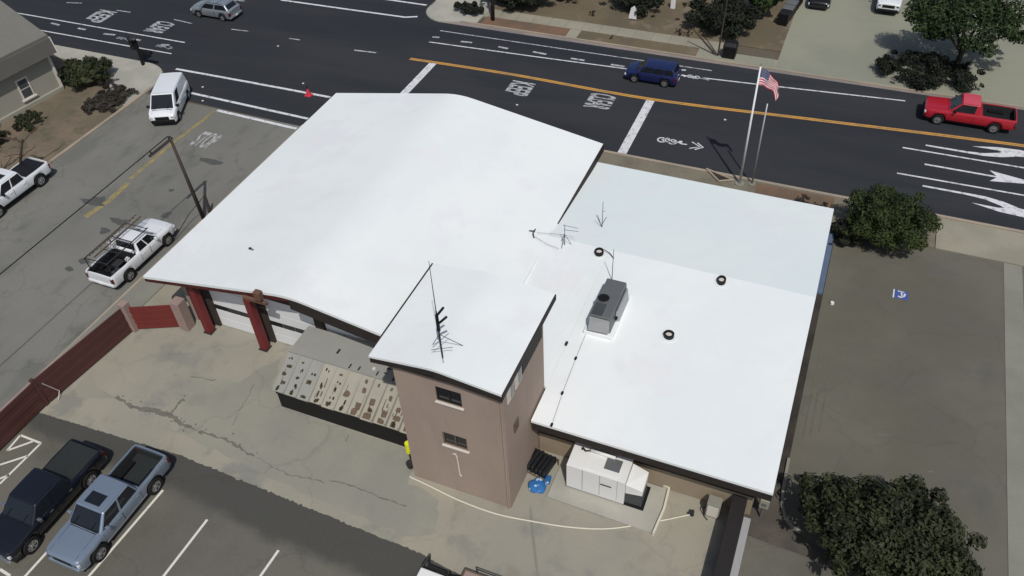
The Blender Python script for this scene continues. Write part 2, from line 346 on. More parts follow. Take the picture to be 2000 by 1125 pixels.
def crackline(mb, pts, wd, seed):
    r = random.Random(seed); P = []
    for i in range(len(pts) - 1):
        a = Vector(pts[i]); b = Vector(pts[i + 1]); n = max(2, int((b - a).length / 0.18))
        for k in range(n):
            q = a.lerp(b, k / n); P.append((q.x + r.uniform(-.06, .06), q.y + r.uniform(-.06, .06)))
    mb.ribbon(P, [wd * r.uniform(0.15, 1.3) for _ in P], 0.0, 0.007 + .0015 * seed)
    if wd > .1:
        for q in P:
            if r.random() < .8:
                a = (q[0] + r.gauss(0, wd * 1.1), q[1] + r.gauss(0, wd * .8)); rr = r.uniform(.02, .07)
                mb.prism([(a[0] + rr * r.uniform(.5, 1.3) * math.cos(k * 1.05), a[1] + rr * r.uniform(.5, 1.3) * math.sin(k * 1.05)) for k in range(6)], 0.0, .02 + r.uniform(0, .01))
crackline(mb, [(-30.61, 17.27), (-29.30, 17.08), (-28.57, 17.11), (-27.38, 17.45), (-26.35, 17.04), (-24.82, 17.01), (-23.62, 17.07), (-21.53, 16.67)], 0.20, 1)
crackline(mb, [(-29.60, 16.97), (-28.24, 17.30), (-26.92, 17.28)], 0.26, 2)
crackline(mb, [(-27.21, 17.48), (-27.27, 18.20), (-27.30, 18.65)], 0.13, 3)
crackline(mb, [(-27.80, 19.83), (-27.21, 19.93), (-26.21, 20.04)], 0.05, 4)
crackline(mb, [(-21.53, 16.67), (-19.65, 16.45), (-17.52, 16.66)], 0.05, 5)
crackline(mb, [(-17.63, 16.83), (-16.33, 16.97), (-14.95, 16.91), (-13.38, 16.85)], 0.07, 6)
crackline(mb, [(-23.80, 17.93), (-24.02, 18.88), (-24.37, 20.73)], 0.03, 7)
crackline(mb, [(-17.93, 19.02), (-18.04, 19.70)], 0.04, 8)
obj('crack', mb, M['crack'], yard, kind='stuff')
mb = MB().ribbon([(-8.27, 18.89), (-7.72, 17.73), (-6.78, 15.91)], 0.12, 0, 0.006)
obj('joint', mb, M['walkgrey'], yard)
# stains on the yard and the side street: flat blots of grime
def blots(name, mb_pts, m, parent, z=0.006, seed=1):
    r = random.Random(seed); mb = MB()
    for (x, y, rx, ry) in mb_pts:
        n = 13; a0 = r.random() * 6
        mb.prism([(x + rx * r.uniform(.55, 1.15) * math.cos(2 * PI * i / n), y + ry * r.uniform(.55, 1.15) * math.sin(2 * PI * i / n)) for i in range(n)], -0.01, z + r.uniform(0, .003))
    return obj(name, mb, m, parent)
# sidewalks and the land round the station
ground('sidewalk', [rect(-35.45, -33.85, -120, 41.5)], M['walkgrey'], 0.12)
ground('kerb', [rect(XR, -35.45, -120, 42.6)], M['curb'], 0.13)
ground('verge', [[(-33.85, 15.0), (-33.85, 42.5), (-31.0, 46.0), (-31, 25.5), (-30.6, 25.5), (-33.4, 21.5)]], M['walk'], 0.06)
ground('front_strip', [rect(-31, 1.75, 39.5, 46.45), rect(1.75, 7.55, 43.42, 46.45)], ground_mat('tan_ground', [(0.20, 0.18, 0.135), (0.155, 0.14, 0.105)], scale=0.4, grain=0.2), 0.08)
ground('near_kerb', [rect(-32.2, 200, 46.52, YN)], M['curb'], 0.10)
ground('planting_bed', [rect(-3.2, 1.6, 44.4, 46.3)], M['bark'], 0.11)
ground('driveway', [rect(7.6, 60, 43.45, 46.5)], M['walk'], 0.05)
for i, (a, b) in enumerate(((7.65, 11.2), (11.24, 16.2), (16.24, 21.2))): pass
rlot = ground('car_park', [rect(2.05, 11.25, 22.3, 43.42), rect(12.2, 60, -60, 43.4), rect(2.85, 11.25, 21.2, 22.3), rect(0.75, 11.25, -60, 20.9)], M['rlot'], 0.0)
ground('concrete_strip', [rect(11.25, 12.2, -60, 43.4)], M['walkgrey'], 0.02)
ground('shade_strip', [rect(1.0, 2.05, 22.3, 43.4)], M['soilshade'], 0.01)  # dark ground laid in place of the shade along the wing's right side
ground('soil_bed', [[(0.75, 20.98), (4.3, 20.75), (4.4, 21.2), (2.85, 21.9), (2.05, 22.9), (1.9, 24.0), (0.75, 24.0)]], ground_mat('brown_soil', [(0.10, 0.088, 0.072), (0.075, 0.068, 0.058)], scale=0.6, grain=0.15), 0.02)
mb = MB().ribbon([(2.02, 25.5), (2.04, 23.6), (2.14, 22.85), (2.36, 22.3), (2.75, 21.95), (3.1, 21.85)], 0.13, 0, 0.14)
obj('kerb_edging', mb, M['walkgrey'], kind='structure')
ground('walkway', [[(0.75, 20.9), (4.3, 20.7), (6, 19.9), (6, 16), (0.75, 16)]], M['path'], 0.015)
ground('cross_street_kerb', [rect(-31.5, 30, 61.38, 61.55)], M['curb'], 0.13)
ground('gutter', [[(-33, YF - 0.02), (12, YF + 0.28), (30, YF + 0.55), (30, 61.38), (-31.5, 61.38)]], M['gutter'], 0.012)
ground('planting_strip', [rect(-29.6, -21.9, 61.55, 63.0)], M['bark'], 0.10)
ground('planting_strip', [rect(-20.9, -10.9, 61.55, 63.0)], M['drygrass'], 0.10)
fw = ground('far_sidewalk', [rect(-30, -9, 62.98, 64.5), rect(-21.9, -20.9, 61.55, 62.98), rect(-10.9, -4.7, 61.55, 62.98)], M['curb'], 0.07)
x = -30.0
while x < -9.2:
    sm = MB().box(x + 0.015, x + 1.485, 63.02, 64.46, 0.0, 0.115 + rnd.uniform(0, 0.008)); obj('slab', sm, M['walk'], fw); x += 1.5
for (a, b) in ((-21.88, -20.92),): obj('slab', MB().box(a, b, 61.57, 62.96, 0, 0.115), M['walk'], fw)
for a in (-10.85, -8.85, -6.8): obj('slab', MB().box(a, a + 1.95, 61.57, 62.96, 0, 0.11), M['farlot'], fw)
ground('front_yard', [rect(-30, -4.7, 64.5, 110)], M['drygrass'], 0.09)
ground('far_lot', [[(-4.7, 61.55), (60, 61.55), (60, 120), (-4.7, 120)]], M['farlot'], 0.05)
ground('corner_pavement', [arc(-33.1, 63.2, 2.3, 265, 165) + [(-35.4, 66), (-30, 66), (-30, 64.5), (-30.0, 61.5), (-31.5, 61.4)]], M['corner'], 0.10)
ground('far_left_block', [[(-52.7, 61.1), (-200, 61.1), (-200, 150), (-50.2, 150), (-50.2, 63.6)]], M['walk'], 0.1)
ground('left_yard', [[(-200, -100), (-51.6, -100), (-51.6, 42.5), (-54, 45.0), (-200, 45.0)]], M['dirt'], 0.06)
ground('left_kerb', [rect(-50.35, XL, -120, 43.4)], M['curb'], 0.12)
ground('left_verge', [rect(-51.6, -50.35, -100, 40.5)], M['dirt'], 0.10)
ground('left_corner', [[(-50.4, 40.5), (-51.6, 40.5), (-56, 44.9), (-70, 45.0), (-70, 46.6), (XL - 3, YN - 0.08)] + arc(XL - 3, YN - 3, 2.9, 90, 0)[1:]], M['corner'], 0.11)
ground('left_sidewalk', [rect(-200, -70, 45.0, 46.6)], M['walkgrey'], 0.11)

# ------------------------------------------------------------------ road markings, parts of the roads
def line(pts, wd, m, parent, name='lane_line', z=0.004):
    # long lines are cut into short pieces along their length so that they can bend with the road
    return obj(name, MB().ribbon(pts, wd, -0.01, z), m, parent)
def smooth_pts(pts, n=24):
    out = []
    P = [pts[0]] + list(pts) + [pts[-1]]
    for i in range(1, len(P) - 2):
        for k in range(n):
            t = k / n; q = []
            for c in (0, 1):
                p0, p1, p2, p3 = P[i - 1][c], P[i][c], P[i + 1][c], P[i + 2][c]
                q.append(0.5 * (2 * p1 + (p2 - p0) * t + (2 * p0 - 5 * p1 + 4 * p2 - p3) * t * t + (3 * p1 - p0 - 3 * p2 + p3) * t ** 3))
            out.append(tuple(q))
    out.append(pts[-1]); return out
yc = [(-32.7, 54.25), (-23.8, 54.5), (-12.5, 54.35), (-0.5, 55.35), (12.6, 56.45), (40, 58.2)]
for dy in (-0.095, 0.095): line(smooth_pts([(a, b + dy) for a, b in yc], 8), 0.145, M['yellow'], main_road)
line([(-30.55, 54.2), (-30.6, 46.9)], 0.62, M['white'], main_road, 'stop_bar')
line([(-12.5, 54.15), (-12.5, 46.9)], 0.62, M['white'], main_road, 'stop_bar')
W = 0.13
line([(-32.5, 57.35), (-23, 57.75), (-15.3, 58.15), (-5.5, 58.95), (4.9, 59.92)], W, M['white'], main_road)
line([(-32.5, 59.5), (-20, 59.7), (-9.2, 59.92)], W * 0.9, M['faded'], main_road)
line([(-49.4, 60.52), (-42, 60.7), (-36.6, 60.86), (-35.6, 61.3)], 0.22, M['white'], main_road, 'crosswalk_line')
line([(-49.0, 63.5), (-35.85, 63.62)], 0.22, M['white'], main_road, 'crosswalk_line')
line([(-100, 50.4), (-70.2, 50.61), (-52.7, 50.72)], W, M['white'], main_road)
line([(-100, 48.4), (-66.1, 48.55), (-52.5, 48.7)], W, M['white'], main_road)
line([(-50.4, 46.68), (-43, 46.8), (-35.75, 46.86)], 0.24, M['white'], main_road, 'crosswalk_line')
line([(-46.8, 43.9), (-35.75, 43.65)], 0.24, M['white'], main_road, 'crosswalk_line')
line([(-43.1, 42.42), (-35.8, 42.2)], 0.26, M['white'], main_road, 'stop_bar')
for a, b in (((95, 2), (160, 6)),): pass
for (a, b) in (((-68.98, 53.81), (-67.44, 54.18)), ((-63.07, 53.97), (-61.50, 54.03)), ((-56.55, 54.08), (-54.43, 53.91)), ((-50.29, 54.09), (-48.60, 54.23)), ((-44.34, 54.20), (-43.28, 54.25)), ((-53.79, 59.13), (-52.58, 59.28))):
    line([a, b], 0.12, M['faded'], main_road, 'lane_dash')
line([(-37.85, 54.10), (-35.85, 54.28)], 0.16, M['faded'], main_road, 'lane_dash')
for p in ((-44.48, 52.70), (-46.38, 44.95), (-6.78, 53.29), (-45.04, 43.20), (-38.96, 48.00), (-21.69, 50.41)): obj('road_stud', MB().disc(p, .09, 0, .02, 8), M['sill'], main_road)
line([(5.14, 53.67), (40, 54.0)], 0.14, M['white'], main_road)
line([(5.0, 50.51), (40, 50.9)], 0.14, M['white'], main_road)
def arrow(kind, x0, y0):
    mb = MB(); z0, z1 = -0.01, 0.005
    if kind == 'straight':
        mb.ribbon([(x0, y0), (x0 + 4.3, y0)], 0.16, z0, z1)
        mb.prism([(x0 + 3.9, y0 + 0.62), (x0 + 7.0, y0), (x0 + 3.9, y0 - 0.62), (x0 + 4.3, y0 - .1), (x0 + 4.3, y0 + .1)], z0, z1)
    else:
        s = 1 if kind == 'left' else -1
        P = [(x0, y0), (x0 + 2.5, y0), (x0 + 3.6, y0 + s * 0.06), (x0 + 4.6, y0 + s * 0.35), (x0 + 5.3, y0 + s * 0.75)]
        mb.ribbon(P, [0.16, 0.2, 0.32, 0.5, 0.7], z0, z1)
        q = (x0 + 4.2, y0 + s * 0.75)
        mb.prism([(q[0] - 1.3, q[1] + s * 0.1), (q[0] + 0.2, q[1] + s * 0.5), (q[0] + 1.6, q[1] + s * 0.62), (q[0] + 2.9, q[1] + s * 0.4), (q[0] + 4.2, q[1] + s * 0.2),
                  (q[0] + 2.6, q[1] - s * 0.02), (q[0] + 1.3, q[1] - s * 0.25), (q[0] + 0.2, q[1] + s * 0.12)], z0, z1 + 0.003)
    return obj('lane_arrow', mb, M['white'], main_road)
arrow('left', 6.55, 54.45); arrow('straight', 6.6, 52.12); arrow('right', 6.6, 49.6)

def text_mesh(txt, sx, sy, rz, loc, m, parent, name='stencil', bold=0.028):
    cu = bpy.data.curves.new('lettering', 'FONT'); cu.body = txt; cu.align_x = 'CENTER'; cu.align_y = 'CENTER'; cu.offset = bold; cu.extrude = 0.0
    t = bpy.data.objects.new('lettering', cu); COL.objects.link(t)
    dg = bpy.context.evaluated_depsgraph_get(); me = bpy.data.meshes.new_from_object(t.evaluated_get(dg))
    bpy.data.objects.remove(t); bpy.data.curves.remove(cu)
    xs = [v.co.x for v in me.vertices]; ys = [v.co.y for v in me.vertices]
    cx, cy, wx, wy = (max(xs) + min(xs)) / 2, (max(ys) + min(ys)) / 2, max(xs) - min(xs), max(ys) - min(ys)
    for v in me.vertices:
        a = (v.co.x - cx) / wx * sx; b = (v.co.y - cy) / wy * sy
        v.co = (loc[0] + a * math.cos(rz) - b * math.sin(rz), loc[1] + a * math.sin(rz) + b * math.cos(rz), 0.005)
    me.materials.clear(); 
    return obj(name, me, m, parent)
text_mesh('KEEP', 2.0, 1.9, -PI / 2, (-22.4, 52.7), M['faded'], main_road)
text_mesh('CLEAR', 2.1, 2.0, -PI / 2, (-16.0, 52.85), M['faded'], main_road)
text_mesh('KEEP', 2.3, 2.0, -PI / 2, (-63.7, 52.5), M['faded'], main_road)
text_mesh('CLEAR', 2.1, 2.0, -PI / 2, (-56.8, 52.4), M['faded'], main_road)
text_mesh('STOP', 1.7, 1.9, 0, (-41.3, 38.75), M['streetpaint'], main_road)
def bike(cx, cy, s, d, m=None):
    """rider symbol and chevrons, drawn in the travel direction d (+1 right, -1 left)"""
    mb = MB(); z = 0.005
    def T(x, y): return (cx + d * x * s, cy + d * y * s)
    for wx in (-0.9, 0.0):
        for i in range(10):
            a = 2 * PI * i / 10; b = 2 * PI * (i + 1) / 10
            mb.ribbon([T(wx + .33 * math.cos(a), .33 * math.sin(a) + (.3 if 0 else 0)), T(wx + .33 * math.cos(b), .33 * math.sin(b))], 0.13 * s, -0.01, z)
    for p in ([(-0.9, 0), (-.5, .45), (0, 0)], [(-.5, .45), (-.25, -.2), (-.9, 0)], [(-.05, .0), (.45, .1), (.75, -.05), (1.2, .0)]):
        mb.ribbon([T(*q) for q in p], 0.13 * s, -0.01, z)
    mb.disc(T(.62, .22), .16 * s, -.01, z, 8)
    for k in (0, .45):
        mb.ribbon([T(1.5 + k, .5), T(2.25 + k * .6, 0.02), T(1.5 + k, -.5)], 0.12 * s, -0.01, z)
    return obj('bike_marking', mb, m or M['white'], main_road)
bike(-9.6, 49.35, 0.85, 1)
bike(-10.6, 58.55, 0.6, -1)
bike(-58.6, 49.6, 0.45, 1, M['faded']); bike(-54.2, 49.5, 0.45, 1, M['faded'])
for (a, b) in (((-32.61, 58.26), (-32.02, 58.35)), ((-29.96, 58.25), (-28.98, 58.37)), ((-26.61, 58.39), (-25.71, 58.31)), ((-23.55, 58.46), (-22.36, 58.39)), ((-20.24, 58.37), (-19.08, 58.39)), ((-16.91, 58.41), (-15.78, 58.43)),
               ((-67.13, 49.98), (-66.07, 49.89)), ((-63.95, 49.94), (-63.04, 49.92)), ((-60.87, 49.79), (-59.70, 49.96)), ((-57.74, 49.89), (-56.77, 49.81)), ((-54.50, 49.76), (-53.70, 49.92)), ((-10.11, 58.62), (-9.09, 58.46)), ((-11.79, 59.23), (-11.10, 59.37))):
    line([a, b], 0.22, M['faded'], main_road, 'bike_lane_mark')
side = bpy.data.objects['side_street']
line([(-43.2, 42.3), (-43.4, 37.6), (-43.35, 33)], 0.32, M['fadedyellow'], side, 'centre_line', 0.003)
line([(-43.15, 32.6), (-43.0, 30.6), (-43.25, 28.6)], 0.42, M['fadedyellow'], side, 'centre_line', 0.003)
lot = bpy.data.objects['parking_lot']
for p in ([(-21.66, 13.07), (-21.75, 8.5)], [(-17.75, 12.95), (-17.9, 8.5)], [(-24.6, 13.6), (-24.8, 8.0)], [(-27.35, 9.52), (-27.4, 7.5)], [(-28.69, 7.77), (-28.02, 7.70)]):
    line(p, 0.12, M['stall'], lot, 'stall_line', 0.012)
for p in ([(-33.50, 13.61), (-32.14, 13.60)], [(-32.14, 13.60), (-32.20, 11.08)], [(-33.38, 12.67), (-32.60, 13.55)], [(-33.06, 11.90), (-32.17, 12.80)], [(-32.43, 11.30), (-32.17, 11.61)], [(-33.50, 13.61), (-33.40, 12.66)]):
    line(p, 0.11, M['stall'], lot, 'hatch_line', 0.012)
blots('stain', [(*(-26.38, 34.22), 0.7, 0.5), (*(-22.13, 13.31), 0.1, 0.1)], M['crack'], yard) if False else None
blots('stain', [(*(-44.03, 29.99), 1.1, .35), (*(-43.69, 30.29), .7, .5), (*(-40.81, 29.00), .9, .35), (*(-41.01, 27.94), .5, .35), (*(-40.45, 28.97), .45, .4), (*(-38.26, 30.58), .35, .4),
                (*(-40.09, 25.13), .45, .3), (*(-40.48, 24.25), .35, .2), (*(-39.70, 32.88), .25, .2), (*(-39.18, 36.66), 1.2, .35)], mat('tar_stain', (0.085, 0.088, 0.085), 0.95, var=0.3, scale=2, world=True), side, 0.002, 8)
# painted wheelchair symbol: blue square, white figure
isa = MB().prism([(5.72, 38.35), (6.42, 38.35), (6.42, 39.05), (5.72, 39.05)], -.01, .004)
pad = obj('accessible_symbol', isa, M['bluepaint'], rlot)
mb = MB(); mb.ribbon([(5.66, 38.35), (5.66, 39.05)], 0.07, 0, .008); mb.ribbon([(5.9, 38.55), (6.05, 38.48), (6.2, 38.62), (6.25, 38.85)], 0.1, 0, .009)
mb.ribbon([(5.85, 38.98), (6.2, 38.95)], 0.07, 0, .009); mb.ribbon([(6.05, 38.9), (6.1, 38.6)], 0.09, 0, .0095)
obj('accessible_figure', mb, M['white'], pad)
line([(1.85, 37.2), (1.85, 43.0)], 0.3, mat('faded_blue_paint', (0.10, 0.14, 0.22), .8, var=.25, scale=2), rlot, 'blue_kerb', 0.14)
for x_ in (2.45, 2.75, 3.1): line([(x_, 24.5 + x_), (x_, 35.5 - x_)], .07, M['path'], rlot, 'faded_line', .004)
for p in ([(5.71, 28.44), (6.23, 28.54)], [(7.97, 27.05), (8.25, 27.13)]): line(p, .06, M['crack'], rlot, 'crack', .005)

# ------------------------------------------------------------------ the fire station
fs = thing('fire_station', 'brown stucco fire station with wide white membrane roofs and a square stair tower', 'building')
def roofslab(corners, th, name, m, parent=fs):
    top = corners; bot = [(x, y, z - th) for x, y, z in corners]
    return obj(name, MB().hexa(bot + top), m, parent, fixn=True)
# main hall: gable along y, eaves at z 4.0, ridge at 5.6
LX, RX, CX, RY0, RY1, EZ, RZ = -31.35, -12.35, -22.0, 22.2, 41.8, 4.0, 5.65
def crest_roof(x0, xc, x1, z0, zc, z1, y0, y1, rnd_w, th, name, m, nx=44, ny=6):
    """one membrane laid over a low gable: the ridge is a soft crest, not a fold"""
    def zp(x):
        k0 = (zc - z0) / (xc - x0); k1 = (zc - z1) / (x1 - xc); d = x - xc
        if abs(d) >= rnd_w: return zc + (k0 * d if d < 0 else -k1 * d)
        a = zc - k0 * rnd_w; b = zc - k1 * rnd_w; t = (d + rnd_w) / (2 * rnd_w); mid = zc
        return (1 - t) ** 2 * a + 2 * t * (1 - t) * mid + t * t * b
    mb = MB(); vs = []; f = []
    for jj in range(ny + 1):
        for ii in range(nx + 1):
            x = x0 + (x1 - x0) * ii / nx; vs.append((x, y0 + (y1 - y0) * jj / ny, zp(x)))
    n = len(vs); W_ = nx + 1
    f += [(b * W_ + a, b * W_ + a + 1, (b + 1) * W_ + a + 1, (b + 1) * W_ + a) for b in range(ny) for a in range(nx)]
    top = len(f)
    vs += [(x, y, z - th) for x, y, z in vs]
    f += [(n + b * W_ + a, n + (b + 1) * W_ + a, n + (b + 1) * W_ + a + 1, n + b * W_ + a + 1) for b in range(ny) for a in range(nx)]
    n2 = len(vs); vs += vs[:n2]
    for a in range(nx): q = ny * W_ + a; f += [tuple(k + n2 for k in (a, a + n, a + 1 + n, a + 1)), tuple(k + n2 for k in (q + 1, q + 1 + n, q + n, q))]
    for b in range(ny): q = b * W_; f += [tuple(k + n2 for k in (q + W_, q + W_ + n, q + n, q)), tuple(k + n2 for k in (q + nx, q + nx + n, q + W_ + nx + n, q + W_ + nx))]
    o = obj(name, mb.add(vs, f), m, fs)
    o.data.polygons.foreach_set('use_smooth', [k < top for k in range(len(f))])
    return o
crest_roof(LX, CX, RX, EZ, RZ + .03, EZ, RY0, RY1, 1.0, .16, 'main_roof', M['roof'])
# verge boards along the rear gable edge, then the front and the eaves
def board(p0, p1, h, t, m, name='fascia', out=(0, -1, 0), drop=0.02):
    p0 = Vector(p0); p1 = Vector(p1); o = Vector(out) * t
    if drop > 0: p0 = p0 - o * 1.6; p1 = p1 - o * 1.6; drop = max(drop, .14)
    a = [p0 - Vector((0, 0, h)), p1 - Vector((0, 0, h)), p1 - Vector((0, 0, h)) + o, p0 - Vector((0, 0, h)) + o]
    b = [p0 - Vector((0, 0, drop)), p1 - Vector((0, 0, drop)), p1 - Vector((0, 0, drop)) + o, p0 - Vector((0, 0, drop)) + o]
    return obj(name, MB().hexa([tuple(v) for v in a + b]), m, fs, fixn=True)
board((LX, RY0, EZ - .02), (CX - .02, RY0, RZ - .07), 0.36, 0.05, M['redfascia'], out=(0, -1, 0))
board((CX + .02, RY0, RZ - .07), (RX, RY0, EZ - .02), 0.85, 0.05, M['fascia'], out=(0, -1, 0))
board((LX, RY1, EZ - .02), (CX - .02, RY1, RZ - .07), 0.42, 0.05, M['fascia'], out=(0, 1, 0))
board((CX + .02, RY1, RZ - .07), (RX, RY1, EZ - .02), 0.42, 0.05, M['fascia'], out=(0, 1, 0))
board((LX, RY0, EZ), (LX, RY1, EZ), 0.36, 0.04, M['fascia'], out=(-1, 0, 0))
board((RX, 33.6, EZ), (RX, RY1, EZ), 0.5, 0.06, M['fascia'], out=(1, 0, 0), drop=0.0)
board((RX, RY0, EZ - .003), (RX, 33.6, EZ - .003), 0.6, 0.04, M['roof'], 'flashing', out=(1, 0, 0), drop=0.0)
# soffit beam, rafter ends under the rear eave
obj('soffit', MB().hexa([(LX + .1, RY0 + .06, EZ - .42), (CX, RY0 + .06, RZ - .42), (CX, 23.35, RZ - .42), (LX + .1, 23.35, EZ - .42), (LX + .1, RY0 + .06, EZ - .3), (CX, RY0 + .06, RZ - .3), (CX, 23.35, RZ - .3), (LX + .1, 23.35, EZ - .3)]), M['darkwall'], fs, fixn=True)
# walls of the hall
def wall(x0, x1, y0, y1, z0, z1, m, name='wall'): return obj(name, MB().box(x0, x1, y0, y1, z0, z1), m, fs)
wall(-30.35, -30.1, 23.4, 41.0, -.2, 3.8, M['stucco'])
wall(-30.1, -13.2, 40.8, 41.05, -.2, 3.7, M['stucco'])
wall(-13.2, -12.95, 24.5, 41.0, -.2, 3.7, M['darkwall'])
# rear wall: brown piers between the door bays and a lintel above
bays = [(-28.62, -25.52), (-24.98, -21.88), (-21.34, -18.24)]
px = -30.1
for (a, b) in bays:
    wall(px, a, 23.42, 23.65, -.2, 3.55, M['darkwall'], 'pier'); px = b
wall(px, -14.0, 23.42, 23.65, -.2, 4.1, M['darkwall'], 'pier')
obj('lintel', MB().prism([(-30.1, 0), (-30.1, .5), (CX, 2.0), (-14.0, .75), (-14.0, 0)], 0, .2), M['darkwall'], fs)
lin = bpy.data.objects['lintel']; lin.matrix_world = Matrix(((1, 0, 0, 0), (0, 0, -1, 23.63), (0, 1, 0, 3.45), (0, 0, 0, 1)))
for (a, b) in bays:
    d = obj('garage_door', MB().box(a, b, 23.60, 23.64, 0, 3.45), M['doorwhite'], fs)
    zs = [(0.03, 0.64), (0.66, 1.27), (1.29, 1.62), (1.64, 2.25), (2.27, 2.86), (2.88, 3.43)]
    for k, (z0, z1) in enumerate(zs):
        if k == 2:
            n = 4; wd = (b - a) / n
            for q in range(n): obj('door_window', MB().box(a + q * wd + .02, a + (q + 1) * wd - .02, 23.565, 23.598, z0, z1), M['glassband'], d)
        else: obj('panel', MB().box(a + .01, b - .01, 23.56, 23.598, z0, z1), M['doorwhite'], d, bevel=0.008)
# red steel columns standing under the eave
for x in (-28.95, -25.28):
    c = obj('column', MB().box(x - .2, x + .2, 22.72, 23.1, 0.0, 3.75), M['redpost'], fs, bevel=0.02)
    obj('base_plate', MB().box(x - .27, x + .27, 22.66, 23.16, 0.0, 0.05), M['iron'], c)
obj('vent_box', MB().box(-23.72, -23.36, 21.85, 22.16, 5.1, 5.62), M['brick'], fs, bevel=0.03)
obj('wall_lamp', MB().box(-24.6, -23.2, 21.98, 22.14, 4.75, 4.95), M['brick'], fs, bevel=0.03)
# wing: low gable along x; the far half is greyer, its slope's dimmer light put into the colour
WX0, WX1, WY0, WYR, WY1 = -12.45, 1.5, 20.92, 32.4, 40.65
def yz_sheet(x0, x1, y0, z0, y1, z1, seed, m, name='wing_roof'):
    r = random.Random(seed); mb = MB(); nx, ny = 20, 14; vs = []; f = []
    for j in range(ny + 1):
        for i in range(nx + 1):
            v = j / ny; u = i / nx; dz = r.uniform(-.004, .004) if 0 < i < nx and 0 < j < ny else 0
            vs.append((x0 + (x1 - x0) * u, y0 + (y1 - y0) * v, z0 + (z1 - z0) * v + dz))
    n = len(vs)
    for j in range(ny):
        for i in range(nx):
            a = j * (nx + 1) + i; f.append((a, a + 1, a + nx + 2, a + nx + 1))
    vs += [(x, y, z - .14) for x, y, z in vs]
    for j in range(ny):
        for i in range(nx):
            a = j * (nx + 1) + i + n; f.append((a, a + nx + 1, a + nx + 2, a + 1))
    for i in range(nx): a = ny * (nx + 1) + i; f += [(i, i + n, i + 1 + n, i + 1), (a + 1, a + 1 + n, a + n, a)]
    for j in range(ny):
        a = j * (nx + 1); b = a + nx + 1; f += [(b, b + n, a + n, a), (a + nx, a + nx + n, b + nx + n, b + nx)]
    mb.add(vs, f); return obj(name, mb, m, fs, fixn=True)
yz_sheet(-8.95, WX1, WY0, 3.5, WYR, 4.05, 3, M['roof'])
yz_sheet(WX0, -8.955, 22.86, 3.594, WYR, 4.05, 4, M['roof'])
yz_sheet(WX0, WX1, WYR + .002, 4.05, WY1, 3.42, 5, M['roofgrey'])
board((-8.9, WY0, 3.5), (WX1, WY0, 3.5), 0.62, 0.05, M['fascia'], out=(0, -1, 0))
board((WX1, WY0, 3.5), (WX1, WYR, 4.05), 0.34, 0.05, M['fascia'], out=(1, 0, 0))
board((WX1, WYR, 4.05), (WX1, WY1, 3.42), 0.34, 0.05, M['fascia'], out=(1, 0, 0))
board((WX0, WY1, 3.42), (WX1, WY1, 3.42), 0.3, 0.05, M['curb'], out=(0, 1, 0))
obj('wing_soffit', MB().box(-8.8, WX1 - .05, WY0 + .06, 22.0, 3.0, 3.15), M['trimshade'], fs)
wall(-9.0, 0.9, 21.95, 22.2, -.2, 1.35, M['tanwall'], 'wing_wall'); wall(-9.0, 0.9, 21.93, 22.2, 1.352, 3.1, M['trimshade'], 'wing_wall')  # upper part black: the eave's shadow put into the wall colour
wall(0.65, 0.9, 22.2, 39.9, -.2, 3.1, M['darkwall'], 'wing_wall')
wall(-12.9, 0.65, 39.7, 39.9, -.2, 3.1, M['stucco'], 'wing_wall')
# stair tower
TX0, TX1, TY0, TY1 = -13.9, -9.05, 18.5, 22.85
def tower_wall():
    # front wall with two window openings, built as butted blocks in one shell
    mb = MB(); t = .22; wz = [(3.42, 4.28), (6.36, 7.27)]; wx0, wx1 = -12.05, -10.9
    zs = [-.2, wz[0][0], wz[0][1], wz[1][0], wz[1][1], 8.05]
    for k in range(5):
        if k in (1, 3): mb.box(TX0, wx0, TY0, TY0 + t, zs[k], zs[k + 1]); mb.box(wx1, TX1, TY0, TY0 + t, zs[k], zs[k + 1])
        else: mb.box(TX0, TX1, TY0, TY0 + t, zs[k], zs[k + 1])
    return mb
tw = obj('tower_wall', tower_wall(), M['stucco'], fs)
obj('tower_wall', MB().box(TX1 - .22, TX1, TY0 + .22, TY1, -.2, 8.05), M['stucco'], fs)
obj('tower_wall', MB().box(TX0, TX0 + .22, TY0 + .22, TY1, -.2, 8.05), M['stucco'], fs)
obj('tower_wall', MB().box(TX0 + .22, TX1 - .22, TY1 - .22, TY1, -.2, 8.05), M['stucco'], fs)
obj('gable_wall', MB().prism([(TX0, 8.052), (TX1, 8.052), (-11.7, 8.36)], 0, .2), M['stucco'], fs)
gw = bpy.data.objects['gable_wall']; gw.matrix_world = Matrix(((1, 0, 0, 0), (0, 0, -1, TY0 + .21), (0, 1, 0, 0), (0, 0, 0, 1)))
for (z0, z1) in ((3.42, 4.28), (6.36, 7.27)):
    fr = obj('window', MB().box(-12.04, -10.91, TY0 + .10, TY0 + .14, z0 + .01, z1 - .01), M['glassdark'], tw)
    mb = MB()
    for (a, b, c, d) in ((-12.05, -11.99, z0, z1), (-10.96, -10.90, z0, z1), (-11.5, -11.45, z0, z1), (-12.05, -10.9, z0, z0 + .05), (-12.05, -10.9, z1 - .05, z1)):
        mb.box(a + .001, b - .001, TY0 + .05, TY0 + .097, c + .002, d - .002)
    obj('window_frame', mb, M['trimshade'] if z0 > 5 else M['grime'], tw)
    obj('sill', MB().box(-12.1, -10.82, TY0 - .09, TY0 + .095, z0 - .07, z0 - .003), M['sill'], tw, bevel=0.01)
